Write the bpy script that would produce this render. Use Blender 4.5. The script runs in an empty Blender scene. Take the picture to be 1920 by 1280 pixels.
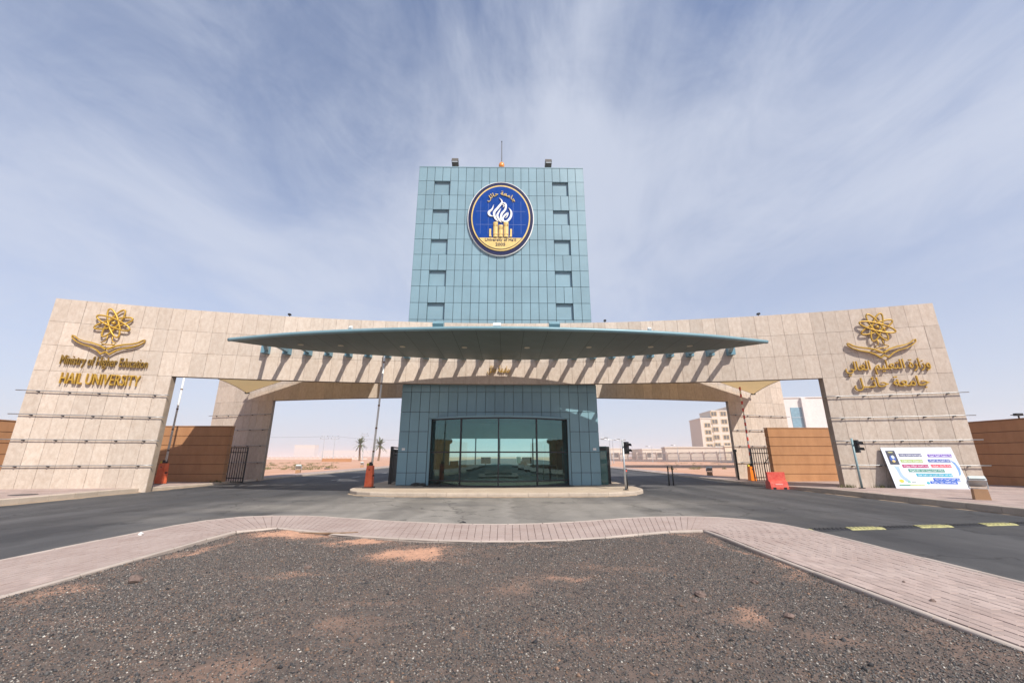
import bpy, math, random
import numpy as np
from mathutils import Vector, Matrix, geometry
random.seed(7); RNG = np.random.default_rng(7)
SC = bpy.context.scene
COL = SC.collection
R = math.radians

# ------------------------------------------------------------------ camera, sky, sun, exposure
cam = bpy.data.cameras.new('camera'); cam_o = bpy.data.objects.new('camera', cam); COL.objects.link(cam_o)
cam.sensor_width = 36.0; cam.lens = 765.0 / 1920 * 36.0
cam.clip_start = 0.1; cam.clip_end = 6000
PITCH = math.atan(215 / 765.0)
cam_o.location = (0.26, 0.0, 1.65)
cam_o.rotation_euler = (R(90) + PITCH, 0, -R(0.85))
SC.camera = cam_o

SUN = Vector((0.52, -0.80, 1.0)).normalized()          # towards the sun
W = bpy.data.worlds.new('World'); SC.world = W; W.use_nodes = True
def build_world():
    nt = W.node_tree; N = nt.nodes; L = nt.links; N.clear()
    out = N.new('ShaderNodeOutputWorld'); bg = N.new('ShaderNodeBackground'); L.new(bg.outputs[0], out.inputs[0])
    sky = N.new('ShaderNodeTexSky'); sky.sky_type = 'NISHITA'; sky.sun_disc = False
    sky.sun_elevation = math.asin(SUN.z); sky.sun_rotation = math.atan2(SUN.x, SUN.y)
    sky.altitude = 900; sky.air_density = 1.0; sky.dust_density = 1.6; sky.ozone_density = 2.2
    bg.inputs[1].default_value = 0.10
    tc = N.new('ShaderNodeTexCoord'); sep = N.new('ShaderNodeSeparateXYZ'); L.new(tc.outputs['Generated'], sep.inputs[0])
    def M(op, a, b=None, c=None, clamp=False):
        n = N.new('ShaderNodeMath'); n.operation = op; n.use_clamp = clamp
        for i, v in enumerate((a, b, c)):
            if v is None: continue
            if isinstance(v, (int, float)): n.inputs[i].default_value = v
            else: L.new(v, n.inputs[i])
        return n.outputs[0]
    zz = M('ADD', M('MAXIMUM', sep.outputs[2], 0.0), 0.13)
    px = M('DIVIDE', sep.outputs[0], zz); py = M('DIVIDE', sep.outputs[1], zz)
    def noise(sx, sy, off, detail, rough, dist):
        cb = N.new('ShaderNodeCombineXYZ')
        L.new(M('MULTIPLY', px, sx), cb.inputs[0]); L.new(M('MULTIPLY', py, sy), cb.inputs[1]); cb.inputs[2].default_value = off
        n = N.new('ShaderNodeTexNoise'); n.inputs['Scale'].default_value = 1.0; n.inputs['Detail'].default_value = detail
        n.inputs['Roughness'].default_value = rough; n.inputs['Distortion'].default_value = dist
        L.new(cb.outputs[0], n.inputs['Vector']); return n.outputs[0]
    n1 = noise(0.80, 0.36, 20.1, 10, 0.60, 1.0)
    n2 = noise(0.30, 0.24, 25.4, 3, 0.5, 0.6)
    n3 = noise(2.8, 1.7, 18.7, 9, 0.66, 1.2)
    s = M('ADD', M('ADD', M('MULTIPLY', n1, 0.75), M('MULTIPLY', n2, 0.95)), M('MULTIPLY', n3, 0.36))
    mr = N.new('ShaderNodeMapRange'); mr.interpolation_type = 'SMOOTHSTEP'
    L.new(s, mr.inputs[0]); mr.inputs[1].default_value = 0.84; mr.inputs[2].default_value = 1.30
    low = M('POWER', M('SUBTRACT', 1.0, M('MAXIMUM', sep.outputs[2], 0.0), clamp=True), 1.45)     # dust veil towards the horizon
    cloud = M('MULTIPLY', mr.outputs[0], 0.92)
    def mixc(f, a, b):
        n = N.new('ShaderNodeMix'); n.data_type = 'RGBA'; L.new(f, n.inputs[0])
        for k, v in ((6, a), (7, b)):
            if isinstance(v, tuple): n.inputs[k].default_value = (*v, 1)
            else: L.new(v, n.inputs[k])
        return n.outputs[2]
    gain = N.new('ShaderNodeMix'); gain.data_type = 'RGBA'; gain.blend_type = 'MULTIPLY'; gain.inputs[0].default_value = 1.0
    L.new(sky.outputs[0], gain.inputs[6]); gain.inputs[7].default_value = (1.15, 1.28, 1.45, 1)
    veiled = mixc(M('MULTIPLY', low, 0.93), gain.outputs[2], (5.4, 5.6, 6.35))
    L.new(mixc(M('MULTIPLY', cloud, M('SUBTRACT', 1.0, M('MULTIPLY', low, 0.5))), veiled, (5.5, 5.9, 6.9)), bg.inputs[0])
build_world()

sl = bpy.data.lights.new('sun', 'SUN'); sl.energy = 4.6; sl.angle = R(0.6); sl.color = (1.0, 0.945, 0.86)
so = bpy.data.objects.new('sun', sl); COL.objects.link(so); so.location = (30, -40, 60)
so.rotation_euler = SUN.to_track_quat('Z', 'Y').to_euler()
vs = SC.view_settings; vs.view_transform = 'Standard'; vs.look = 'None'; vs.exposure = 0.30; vs.gamma = 1.0; vs.use_curve_mapping = False
SC.cycles.max_bounces = 6; SC.cycles.transparent_max_bounces = 12; SC.cycles.volume_bounces = 3

# ------------------------------------------------------------------ materials
MATS = {}
def mat(name, col, rough=0.8, var=0.10, scale=2.0, stretch=(1, 1, 1), col2=None, rnd=0.0, bump=0.0, bscale=30.0,
        metal=0.0, spec=0.4, mixlo=0.35, mixhi=0.65, fine=0.0, fscale=60.0):
    """base colour mixed with col2 by a noise in world space, per-object tone, fine grain and bump"""
    if name in MATS: return MATS[name]
    m = bpy.data.materials.new(name); m.use_nodes = True; nt = m.node_tree; N = nt.nodes; L = nt.links
    b = N['Principled BSDF']; b.inputs['Roughness'].default_value = rough; b.inputs['Metallic'].default_value = metal
    b.inputs['Specular IOR Level'].default_value = spec
    g = N.new('ShaderNodeNewGeometry'); mp = N.new('ShaderNodeMapping'); mp.inputs['Scale'].default_value = stretch
    L.new(g.outputs['Position'], mp.inputs[0])
    n = N.new('ShaderNodeTexNoise'); n.inputs['Scale'].default_value = scale; n.inputs['Detail'].default_value = 6; n.inputs['Roughness'].default_value = 0.6
    L.new(mp.outputs[0], n.inputs['Vector'])
    mr = N.new('ShaderNodeMapRange'); L.new(n.outputs[0], mr.inputs[0]); mr.inputs[1].default_value = mixlo; mr.inputs[2].default_value = mixhi
    mx = N.new('ShaderNodeMix'); mx.data_type = 'RGBA'; L.new(mr.outputs[0], mx.inputs[0])
    if col2 is None:
        a = tuple(c * (1 - var) for c in col); c2 = tuple(c * (1 + var) for c in col)
    else: a, c2 = col, col2
    mx.inputs[6].default_value = (*a, 1); mx.inputs[7].default_value = (*c2, 1)
    last = mx.outputs[2]
    def tone(src, lo, hi):
        nonlocal last
        r = N.new('ShaderNodeMapRange'); L.new(src, r.inputs[0]); r.inputs[3].default_value = lo; r.inputs[4].default_value = hi
        h = N.new('ShaderNodeHueSaturation'); L.new(r.outputs[0], h.inputs['Value']); L.new(last, h.inputs['Color']); last = h.outputs[0]
    if rnd:
        oi = N.new('ShaderNodeObjectInfo'); tone(oi.outputs['Random'], 1 - rnd, 1 + rnd)
    if fine:
        f = N.new('ShaderNodeTexNoise'); f.inputs['Scale'].default_value = fscale; f.inputs['Detail'].default_value = 3; L.new(g.outputs['Position'], f.inputs['Vector'])
        tone(f.outputs[0], 1 - fine, 1 + fine)
    L.new(last, b.inputs['Base Color'])
    if bump:
        bn = N.new('ShaderNodeTexNoise'); bn.inputs['Scale'].default_value = bscale; bn.inputs['Detail'].default_value = 4; L.new(g.outputs['Position'], bn.inputs['Vector'])
        bp = N.new('ShaderNodeBump'); bp.inputs['Strength'].default_value = bump; bp.inputs['Distance'].default_value = 0.02
        L.new(bn.outputs[0], bp.inputs['Height']); L.new(bp.outputs[0], b.inputs['Normal'])
    MATS[name] = m; return m

M_stone = mat('travertine', (0.465, 0.375, 0.300), 0.75, col2=(0.565, 0.482, 0.405), scale=4.2, stretch=(1.8, 1.8, 0.9), rnd=0.085, fine=0.13, fscale=16, bump=0.15, bscale=40, mixlo=0.30, mixhi=0.66)
M_core = mat('wall_core', (0.36, 0.29, 0.23), 0.9)
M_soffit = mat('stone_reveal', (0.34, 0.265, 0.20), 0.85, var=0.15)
M_teal = mat('teal_cladding', (0.205, 0.318, 0.372), 0.30, var=0.07, scale=0.5, rnd=0.055, spec=0.5)
M_tealdk = mat('block_cladding', (0.19, 0.335, 0.39), 0.38, var=0.07, scale=0.5, rnd=0.055, spec=0.5)
M_joint = mat('joint_shadow_gap', (0.05, 0.065, 0.07), 0.9)
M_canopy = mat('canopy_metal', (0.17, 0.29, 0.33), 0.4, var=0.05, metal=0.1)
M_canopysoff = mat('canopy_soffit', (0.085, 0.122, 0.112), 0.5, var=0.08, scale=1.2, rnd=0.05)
M_bracket = mat('bracket_metal', (0.13, 0.25, 0.31), 0.4, var=0.06)
M_rail = mat('rail_steel', (0.34, 0.34, 0.34), 0.38, var=0.12, metal=0.6)
M_gold = mat('gold_paint', (0.50, 0.30, 0.035), 0.42, var=0.14, scale=5, metal=0.3, spec=0.5)
M_golddk = mat('gold_side', (0.30, 0.18, 0.03), 0.45, var=0.12, scale=5, metal=0.4)
M_sail = mat('sail_fabric', (0.70, 0.59, 0.42), 0.85, var=0.06)
def sail_translucency():
    m = M_sail; N = m.node_tree.nodes; L = m.node_tree.links; b = N['Principled BSDF']; o = [n for n in N if n.type == 'OUTPUT_MATERIAL'][0]
    t = N.new('ShaderNodeBsdfTranslucent'); t.inputs[0].default_value = (0.80, 0.69, 0.50, 1); x = N.new('ShaderNodeMixShader'); x.inputs[0].default_value = 0.62
    L.new(b.outputs[0], x.inputs[1]); L.new(t.outputs[0], x.inputs[2]); L.new(x.outputs[0], o.inputs[0])
sail_translucency()
M_brown = mat('brown_render', (0.40, 0.195, 0.088), 0.9, col2=(0.47, 0.24, 0.112), scale=1.8, stretch=(1.0, 1.0, 0.4), rnd=0.045, fine=0.07, fscale=14, bump=0.2, bscale=25)
M_browngap = mat('brown_groove', (0.20, 0.10, 0.05), 0.95)
M_black = mat('black_iron', (0.012, 0.012, 0.013), 0.45, var=0.2)
M_blackp = mat('black_plastic', (0.018, 0.018, 0.02), 0.5, var=0.2)
M_orange = mat('orange_red_paint', (0.70, 0.11, 0.035), 0.6, col2=(0.76, 0.17, 0.07), scale=4)
M_orange2 = mat('orange_paint', (0.85, 0.22, 0.01), 0.45, var=0.06)
M_red = mat('red_plastic', (0.56, 0.05, 0.035), 0.6, col2=(0.66, 0.12, 0.08), scale=5)
M_white = mat('white_paint', (0.74, 0.74, 0.72), 0.5, var=0.05)
M_yellow = mat('yellow_paint', (0.62, 0.52, 0.05), 0.6, var=0.2, scale=8)
M_galv = mat('galvanised', (0.50, 0.53, 0.55), 0.4, var=0.1, metal=0.5)
M_asphalt = mat('asphalt', (0.042, 0.042, 0.045), 0.85, col2=(0.082, 0.079, 0.079), scale=0.55, stretch=(1.0, 0.22, 1.0), fine=0.22, fscale=45, bump=0.25, bscale=120)
M_dust = mat('dusty_asphalt', (0.095, 0.09, 0.083), 0.9, col2=(0.14, 0.127, 0.11), scale=0.9, fine=0.18, fscale=45, bump=0.2, bscale=120)
M_paver = mat('paver', (0.36, 0.270, 0.235), 0.85, col2=(0.43, 0.338, 0.298), scale=1.3, rnd=0.10, fine=0.08, fscale=40, bump=0.2, bscale=90)
M_pathbase = mat('paver_sand_joint', (0.15, 0.108, 0.092), 0.95, var=0.15, scale=9)
M_kerb = mat('kerb_stone', (0.46, 0.38, 0.305), 0.85, var=0.10, scale=2.5, rnd=0.07, fine=0.08, fscale=30)
M_kerbpath = mat('edge_stone', (0.42, 0.35, 0.30), 0.85, var=0.1, scale=2.5, rnd=0.05)
M_bed = mat('bed_soil', (0.115, 0.078, 0.06), 0.95, col2=(0.40, 0.20, 0.12), scale=1.0, mixlo=0.50, mixhi=0.72, fine=0.25, fscale=70, bump=0.5, bscale=60)
M_desert = mat('red_sand', (0.46, 0.235, 0.14), 0.95, col2=(0.55, 0.33, 0.225), scale=0.25, fine=0.12, fscale=3, bump=0.3, bscale=8)
M_glassdark = mat('frame_dark', (0.02, 0.025, 0.028), 0.4)
M_inside = mat('interior_wall', (0.15, 0.23, 0.22), 0.8)
M_insidedk = mat('interior_dark', (0.055, 0.045, 0.042), 0.6)
M_cream = mat('cream_facade', (0.62, 0.55, 0.47), 0.9, var=0.04)
M_cream2 = mat('cream_low_facade', (0.68, 0.60, 0.47), 0.9, var=0.05)
M_pale = mat('pale_facade', (0.66, 0.65, 0.63), 0.9, var=0.04)
M_win = mat('far_window', (0.13, 0.12, 0.11), 0.4, var=0.2)
M_wintrim = mat('window_trim', (0.55, 0.42, 0.24), 0.8)
M_blueglass = mat('blue_glass', (0.20, 0.34, 0.42), 0.15, spec=0.8)
M_trunk = mat('palm_trunk', (0.20, 0.13, 0.08), 0.95, var=0.25, scale=6)
M_frond = mat('palm_frond', (0.10, 0.12, 0.045), 0.7, var=0.25, scale=4)
M_weed = mat('weed_leaf', (0.11, 0.11, 0.03), 0.8, var=0.3, scale=20)
M_blue = mat('seal_blue', (0.0005, 0.045, 0.26), 0.6, var=0.06, spec=0.08)
M_navy = mat('seal_navy', (0.006, 0.010, 0.060), 0.5, spec=0.2)
M_sealgold = mat('seal_gold', (0.66, 0.48, 0.17), 0.5, var=0.08, scale=3)
M_cable = mat('cable', (0.03, 0.03, 0.03), 0.7)
M_concrete = mat('concrete', (0.40, 0.235, 0.13), 0.9, var=0.08)
M_stonegrey = mat('rock', (0.17, 0.12, 0.10), 0.9, var=0.2, scale=12, bump=0.5, bscale=30)

def glass_mat():
    m = bpy.data.materials.new('green_glass'); m.use_nodes = True; N = m.node_tree.nodes; L = m.node_tree.links; N.clear()
    o = N.new('ShaderNodeOutputMaterial'); mx = N.new('ShaderNodeMixShader'); t = N.new('ShaderNodeBsdfTransparent'); g = N.new('ShaderNodeBsdfGlossy')
    n = N.new('ShaderNodeTexNoise'); n.inputs['Scale'].default_value = 0.7
    cr = N.new('ShaderNodeMix'); cr.data_type = 'RGBA'; L.new(n.outputs[0], cr.inputs[0]); cr.inputs[6].default_value = (0.42, 0.76, 0.68, 1); cr.inputs[7].default_value = (0.50, 0.82, 0.74, 1)
    L.new(cr.outputs[2], t.inputs[0]); g.inputs['Roughness'].default_value = 0.01; g.inputs[0].default_value = (0.50, 0.88, 0.86, 1)
    f = N.new('ShaderNodeFresnel'); f.inputs[0].default_value = 1.75
    mu = N.new('ShaderNodeMath'); mu.operation = 'MULTIPLY'; mu.inputs[1].default_value = 1.9; L.new(f.outputs[0], mu.inputs[0]); mu.use_clamp = True
    L.new(mu.outputs[0], mx.inputs[0]); L.new(t.outputs[0], mx.inputs[1]); L.new(g.outputs[0], mx.inputs[2]); L.new(mx.outputs[0], o.inputs[0])
    return m
M_glass = glass_mat()
def attr_mat(name, rough=0.75):
    m = bpy.data.materials.new(name); m.use_nodes = True; N = m.node_tree.nodes; L = m.node_tree.links
    b = N['Principled BSDF']; b.inputs['Roughness'].default_value = rough; a = N.new('ShaderNodeVertexColor'); a.layer_name = 'tone'
    n = N.new('ShaderNodeTexNoise'); n.inputs['Scale'].default_value = 300
    h = N.new('ShaderNodeHueSaturation'); L.new(a.outputs[0], h.inputs['Color'])
    r = N.new('ShaderNodeMapRange'); r.inputs[3].default_value = 0.8; r.inputs[4].default_value = 1.2; L.new(n.outputs[0], r.inputs[0]); L.new(r.outputs[0], h.inputs['Value'])
    L.new(h.outputs[0], b.inputs['Base Color']); return m

# ------------------------------------------------------------------ object helpers
def setp(o, label=None, cat=None, group=None, kind=None):
    if label: o['label'] = label
    if cat: o['category'] = cat
    if group: o['group'] = group
    if kind: o['kind'] = kind
    return o
def empty(name, loc=(0, 0, 0), rz=0.0, label=None, cat=None, group=None, kind=None):
    o = bpy.data.objects.new(name, None); COL.objects.link(o); o.location = loc; o.rotation_euler = (0, 0, rz); o.empty_display_size = 0.2
    return setp(o, label, cat, group, kind)
def link(name, me, parent=None, loc=(0, 0, 0), rot=(0, 0, 0), scale=(1, 1, 1)):
    o = bpy.data.objects.new(name, me); COL.objects.link(o); o.location = loc; o.rotation_euler = rot; o.scale = scale
    if parent is not None: o.parent = parent
    return o
class MB:
    def __init__(s): s.v = []; s.f = []
    def quad(s, a, b, c, d):
        n = len(s.v); s.v += [tuple(a), tuple(b), tuple(c), tuple(d)]; s.f.append((n, n + 1, n + 2, n + 3)); return s
    def tri(s, a, b, c):
        n = len(s.v); s.v += [tuple(a), tuple(b), tuple(c)]; s.f.append((n, n + 1, n + 2)); return s
    def box(s, c, d, rz=0.0, mt=None):
        n = len(s.v); cx, cy, cz = c; hx, hy, hz = d[0] / 2, d[1] / 2, d[2] / 2; co, si = math.cos(rz), math.sin(rz)
        for dz in (-hz, hz):
            for dx, dy in ((-hx, -hy), (hx, -hy), (hx, hy), (-hx, hy)):
                p = Vector((dx, dy, dz))
                if mt is not None: p = mt @ p
                s.v.append((cx + p.x * co - p.y * si, cy + p.x * si + p.y * co, cz + p.z))
        for q in ((0, 3, 2, 1), (4, 5, 6, 7), (0, 1, 5, 4), (1, 2, 6, 5), (2, 3, 7, 6), (3, 0, 4, 7)): s.f.append(tuple(n + i for i in q))
        return s
    def box2(s, lo, hi): return s.box([(a + b) / 2 for a, b in zip(lo, hi)], [b - a for a, b in zip(lo, hi)])
    def tube(s, pts, r, n=8, cap=True):
        pts = [Vector(p) for p in pts]; rs = r if isinstance(r, (list, tuple)) else [r] * len(pts); rings = []
        for i, p in enumerate(pts):
            d = (pts[min(i + 1, len(pts) - 1)] - pts[max(i - 1, 0)]).normalized()
            up = Vector((0, 0, 1)) if abs(d.z) < 0.95 else Vector((0, 1, 0))
            a = d.cross(up).normalized(); b = a.cross(d).normalized(); k = len(s.v)
            for j in range(n):
                t = 2 * math.pi * j / n; q = p + (a * math.cos(t) + b * math.sin(t)) * rs[i]; s.v.append(tuple(q))
            rings.append(k)
        for k0, k1 in zip(rings, rings[1:]):
            for j in range(n): s.f.append((k0 + j, k0 + (j + 1) % n, k1 + (j + 1) % n, k1 + j))
        if cap: s.f.append(tuple(rings[0] + j for j in range(n))[::-1]); s.f.append(tuple(rings[-1] + j for j in range(n)))
        return s
    def prism(s, poly, z0, z1, top_scale=None):
        n = len(s.v); k = len(poly)
        for z in (z0, z1): s.v += [(x, y, z) for x, y in poly]
        s.f.append(tuple(range(n, n + k))[::-1]); s.f.append(tuple(range(n + k, n + 2 * k)))
        for i in range(k): j = (i + 1) % k; s.f.append((n + i, n + j, n + k + j, n + k + i))
        return s
    def prism_xz(s, poly, y0, y1):
        n = len(s.v); k = len(poly)
        for y in (y0, y1): s.v += [(x, y, z) for x, z in poly]
        s.f.append(tuple(range(n, n + k))); s.f.append(tuple(range(n + k, n + 2 * k))[::-1])
        for i in range(k): j = (i + 1) % k; s.f.append((n + j, n + i, n + k + i, n + k + j))
        return s
    def mesh(s, name, m, smooth=False):
        me = bpy.data.meshes.new(name); me.from_pydata(s.v, [], s.f); me.update()
        if m: me.materials.append(m)
        if smooth: me.polygons.foreach_set('use_smooth', [True] * len(me.polygons))
        return me
    def build(s, name, m, parent=None, smooth=False, loc=(0, 0, 0), rot=(0, 0, 0)):
        return link(name, s.mesh(name, m, smooth), parent, loc, rot)
UNIT = {}
def unit(m, bev=0.0):
    if m.name not in UNIT: UNIT[m.name] = MB().box((0, 0, 0), (1, 1, 1)).mesh('block_' + m.name, m)
    return UNIT[m.name]
def block(name, m, parent, c, d, rz=0.0, rx=0.0, ry=0.0):
    return link(name, unit(m), parent, c, (rx, ry, rz), d)
def vnoise(x, y, s, seed):
    """smooth value noise on numpy arrays"""
    g = np.random.default_rng(seed).random((64, 64)); X = x / s + 100; Y = y / s + 100
    i = np.floor(X).astype(int); j = np.floor(Y).astype(int); fx = X - i; fy = Y - j
    fx = fx * fx * (3 - 2 * fx); fy = fy * fy * (3 - 2 * fy); i %= 64; j %= 64; i1 = (i + 1) % 64; j1 = (j + 1) % 64
    return (g[i, j] * (1 - fx) + g[i1, j] * fx) * (1 - fy) + (g[i, j1] * (1 - fx) + g[i1, j1] * fx) * fy

# ------------------------------------------------------------------ ground, road, pavements
def gh(x): return 0.006 * max(0.0, abs(x) - 6)                     # road surface: a slight dish
XL, XR = -16.5, 14.6                                               # kerb lines of the two carriageways
def sw(x, y): return gh(x) + 0.12 + 0.09 * min(1, max(0, (23.0 - y) / 4))
def sheet(name, xs, ys, zf, m, kind='structure', parent=None):
    v = [(x, y, zf(x, y)) for y in ys for x in xs]; nx = len(xs)
    f = [(j * nx + i, j * nx + i + 1, (j + 1) * nx + i + 1, (j + 1) * nx + i) for j in range(len(ys) - 1) for i in range(nx - 1)]
    me = bpy.data.meshes.new(name); me.from_pydata(v, [], f); me.materials.append(m); me.polygons.foreach_set('use_smooth', [True] * len(f))
    o = link(name, me, parent)
    if kind: o['kind'] = kind
    return o
def dz(x, y):
    if XL - 0.3 < x < XR + 0.3 and y < 330: return -0.35
    a = np.array([x]); b = np.array([y])
    r = min(1, max(0, (abs(x) - 18) / 30))
    return 0.06 + r * 0.35 * (float(vnoise(a, b, 13, 3)[0]) - 0.45) + min(3.0, max(0, y - 150) * 0.0)
gx = sorted(set([-3500, -2000, -1200, -700, -400, -250, -160] + [round(-120 + 3 * i, 2) for i in range(81)] + [160, 250, 400, 700, 1200, 2000, 3500] + [XL - 0.5, XL - 0.2, XR + 0.2, XR + 0.5]))
gyy = [-2500, -800, -300, -120] + [-60 + 3 * i for i in range(80)] + [200, 240, 300, 329, 331, 420, 600, 900, 1500, 2500, 4200]
sheet('desert_ground', gx, gyy, dz, M_desert)
road_x = [XL, -12, -6, 0, 6, 10, XR]
road = sheet('road', road_x, [-60, -10, 0, 5, 10, 12, 18, 25, 40, 80, 160, 330], lambda x, y: gh(x), M_asphalt)
# wind-blown dust lies over the asphalt between the island and the paved nose
def dusty_road():
    m = M_asphalt; N = m.node_tree.nodes; L = m.node_tree.links; b = N['Principled BSDF']; src = b.inputs['Base Color'].links[0].from_socket
    g = N.new('ShaderNodeNewGeometry'); mp = N.new('ShaderNodeMapping'); mp.inputs['Location'].default_value = (0.05, -1.56, 0); mp.inputs['Scale'].default_value = (0.075, 0.11, 0); L.new(g.outputs['Position'], mp.inputs[0])
    gr = N.new('ShaderNodeTexGradient'); gr.gradient_type = 'SPHERICAL'; L.new(mp.outputs[0], gr.inputs[0])
    n = N.new('ShaderNodeTexNoise'); n.inputs['Scale'].default_value = 0.55; n.inputs['Detail'].default_value = 5; st = N.new('ShaderNodeMapping'); st.inputs['Scale'].default_value = (0.35, 1.0, 1.0); L.new(g.outputs['Position'], st.inputs[0]); L.new(st.outputs[0], n.inputs['Vector'])
    a = N.new('ShaderNodeMath'); a.operation = 'MULTIPLY'; L.new(gr.outputs[1], a.inputs[0]); L.new(n.outputs[0], a.inputs[1])
    r = N.new('ShaderNodeMapRange'); r.interpolation_type = 'SMOOTHSTEP'; L.new(a.outputs[0], r.inputs[0]); r.inputs[1].default_value = 0.06; r.inputs[2].default_value = 0.40; r.inputs[4].default_value = 0.85
    f = N.new('ShaderNodeTexNoise'); f.inputs['Scale'].default_value = 50; L.new(g.outputs['Position'], f.inputs['Vector'])
    c = N.new('ShaderNodeMix'); c.data_type = 'RGBA'; L.new(f.outputs[0], c.inputs[0]); c.inputs[6].default_value = (0.185, 0.168, 0.145, 1); c.inputs[7].default_value = (0.32, 0.292, 0.255, 1)
    x = N.new('ShaderNodeMix'); x.data_type = 'RGBA'; L.new(r.outputs[0], x.inputs[0]); L.new(src, x.inputs[6]); L.new(c.outputs[2], x.inputs[7]); L.new(x.outputs[2], b.inputs['Base Color'])
    src = x.outputs[2]
    wn = N.new('ShaderNodeTexNoise'); wn.inputs['Scale'].default_value = 1.6; wn.inputs['Detail'].default_value = 5; L.new(g.outputs['Position'], wn.inputs['Vector'])
    va = N.new('ShaderNodeVectorMath'); va.operation = 'MULTIPLY_ADD'; L.new(wn.outputs['Color'], va.inputs[0]); va.inputs[1].default_value = (1.3, 1.3, 0); L.new(g.outputs['Position'], va.inputs[2])
    vo = N.new('ShaderNodeTexVoronoi'); vo.feature = 'DISTANCE_TO_EDGE'; vo.inputs['Scale'].default_value = 0.22; L.new(va.outputs[0], vo.inputs['Vector'])
    ck = N.new('ShaderNodeMapRange'); L.new(vo.outputs['Distance'], ck.inputs[0]); ck.inputs[1].default_value = 0.002; ck.inputs[2].default_value = 0.009; ck.inputs[3].default_value = 0.55; ck.inputs[4].default_value = 1.0
    sp = N.new('ShaderNodeTexVoronoi'); sp.inputs['Scale'].default_value = 0.55; L.new(va.outputs[0], sp.inputs['Vector'])
    so_ = N.new('ShaderNodeMapRange'); so_.interpolation_type = 'SMOOTHSTEP'; L.new(sp.outputs['Distance'], so_.inputs[0]); so_.inputs[1].default_value = 0.05; so_.inputs[2].default_value = 0.28; so_.inputs[3].default_value = 0.72; so_.inputs[4].default_value = 1.0
    tn = N.new('ShaderNodeTexNoise'); tn.inputs['Scale'].default_value = 1.0; tn.inputs['Detail'].default_value = 2; tm = N.new('ShaderNodeMapping'); tm.inputs['Scale'].default_value = (1.1, 0.05, 0); L.new(va.outputs[0], tm.inputs[0]); L.new(tm.outputs[0], tn.inputs['Vector'])
    tr = N.new('ShaderNodeMapRange'); L.new(tn.outputs[0], tr.inputs[0]); tr.inputs[1].default_value = 0.35; tr.inputs[2].default_value = 0.65; tr.inputs[3].default_value = 0.78; tr.inputs[4].default_value = 1.22
    m1 = N.new('ShaderNodeMath'); m1.operation = 'MULTIPLY'; L.new(ck.outputs[0], m1.inputs[0]); L.new(so_.outputs[0], m1.inputs[1])
    m2 = N.new('ShaderNodeMath'); m2.operation = 'MULTIPLY'; L.new(m1.outputs[0], m2.inputs[0]); L.new(tr.outputs[0], m2.inputs[1])
    hv = N.new('ShaderNodeHueSaturation'); L.new(m2.outputs[0], hv.inputs['Value']); L.new(src, hv.inputs['Color']); L.new(hv.outputs[0], b.inputs['Base Color'])
dusty_road()
def slab_mat():
    m = mat('sidewalk_pavers', (0.33, 0.245, 0.218), 0.9, col2=(0.42, 0.33, 0.295), scale=0.7, fine=0.12, fscale=9); N = m.node_tree.nodes; L = m.node_tree.links; b = N['Principled BSDF']; src = b.inputs['Base Color'].links[0].from_socket
    g = N.new('ShaderNodeNewGeometry'); mp = N.new('ShaderNodeMapping'); mp.inputs['Rotation'].default_value = (0, 0, R(90)); L.new(g.outputs['Position'], mp.inputs[0])
    br = N.new('ShaderNodeTexBrick'); br.inputs['Scale'].default_value = 1.0; br.inputs['Brick Width'].default_value = 0.6; br.inputs['Row Height'].default_value = 0.3; br.inputs['Mortar Size'].default_value = 0.012
    br.inputs['Color1'].default_value = (0.86, 0.86, 0.86, 1); br.inputs['Color2'].default_value = (1.12, 1.1, 1.08, 1); br.inputs['Mortar'].default_value = (0.6, 0.58, 0.55, 1); L.new(mp.outputs[0], br.inputs['Vector'])
    x = N.new('ShaderNodeMix'); x.data_type = 'RGBA'; x.blend_type = 'MULTIPLY'; x.inputs[0].default_value = 1.0; L.new(src, x.inputs[6]); L.new(br.outputs[0], x.inputs[7]); L.new(x.outputs[2], b.inputs['Base Color']); return m
slab_mat()
left_pav = sheet('left_pavement', [-24.6, -21, -18.5, XL - 0.14], [-30, 5, 12, 16, 19, 21, 23, 25.6, 27.5], sw, MATS['sidewalk_pavers'])
left_pav_b = sheet('rear_left_pavement', [-18.4, XL - 0.14], [27.5, 60, 120, 200], lambda x, y: gh(x) + 0.12, MATS['sidewalk_pavers'])
right_pav = sheet('right_pavement', [XR + 0.14, 18.5, 21, 24.7], [-30, 5, 12, 16, 19, 21, 23, 25.6, 27.5], sw, MATS['sidewalk_pavers'])
right_pav_b = sheet('rear_right_pavement', [XR + 0.14, 16.4], [27.5, 60, 120, 200], lambda x, y: gh(x) + 0.12, MATS['sidewalk_pavers'])

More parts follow.
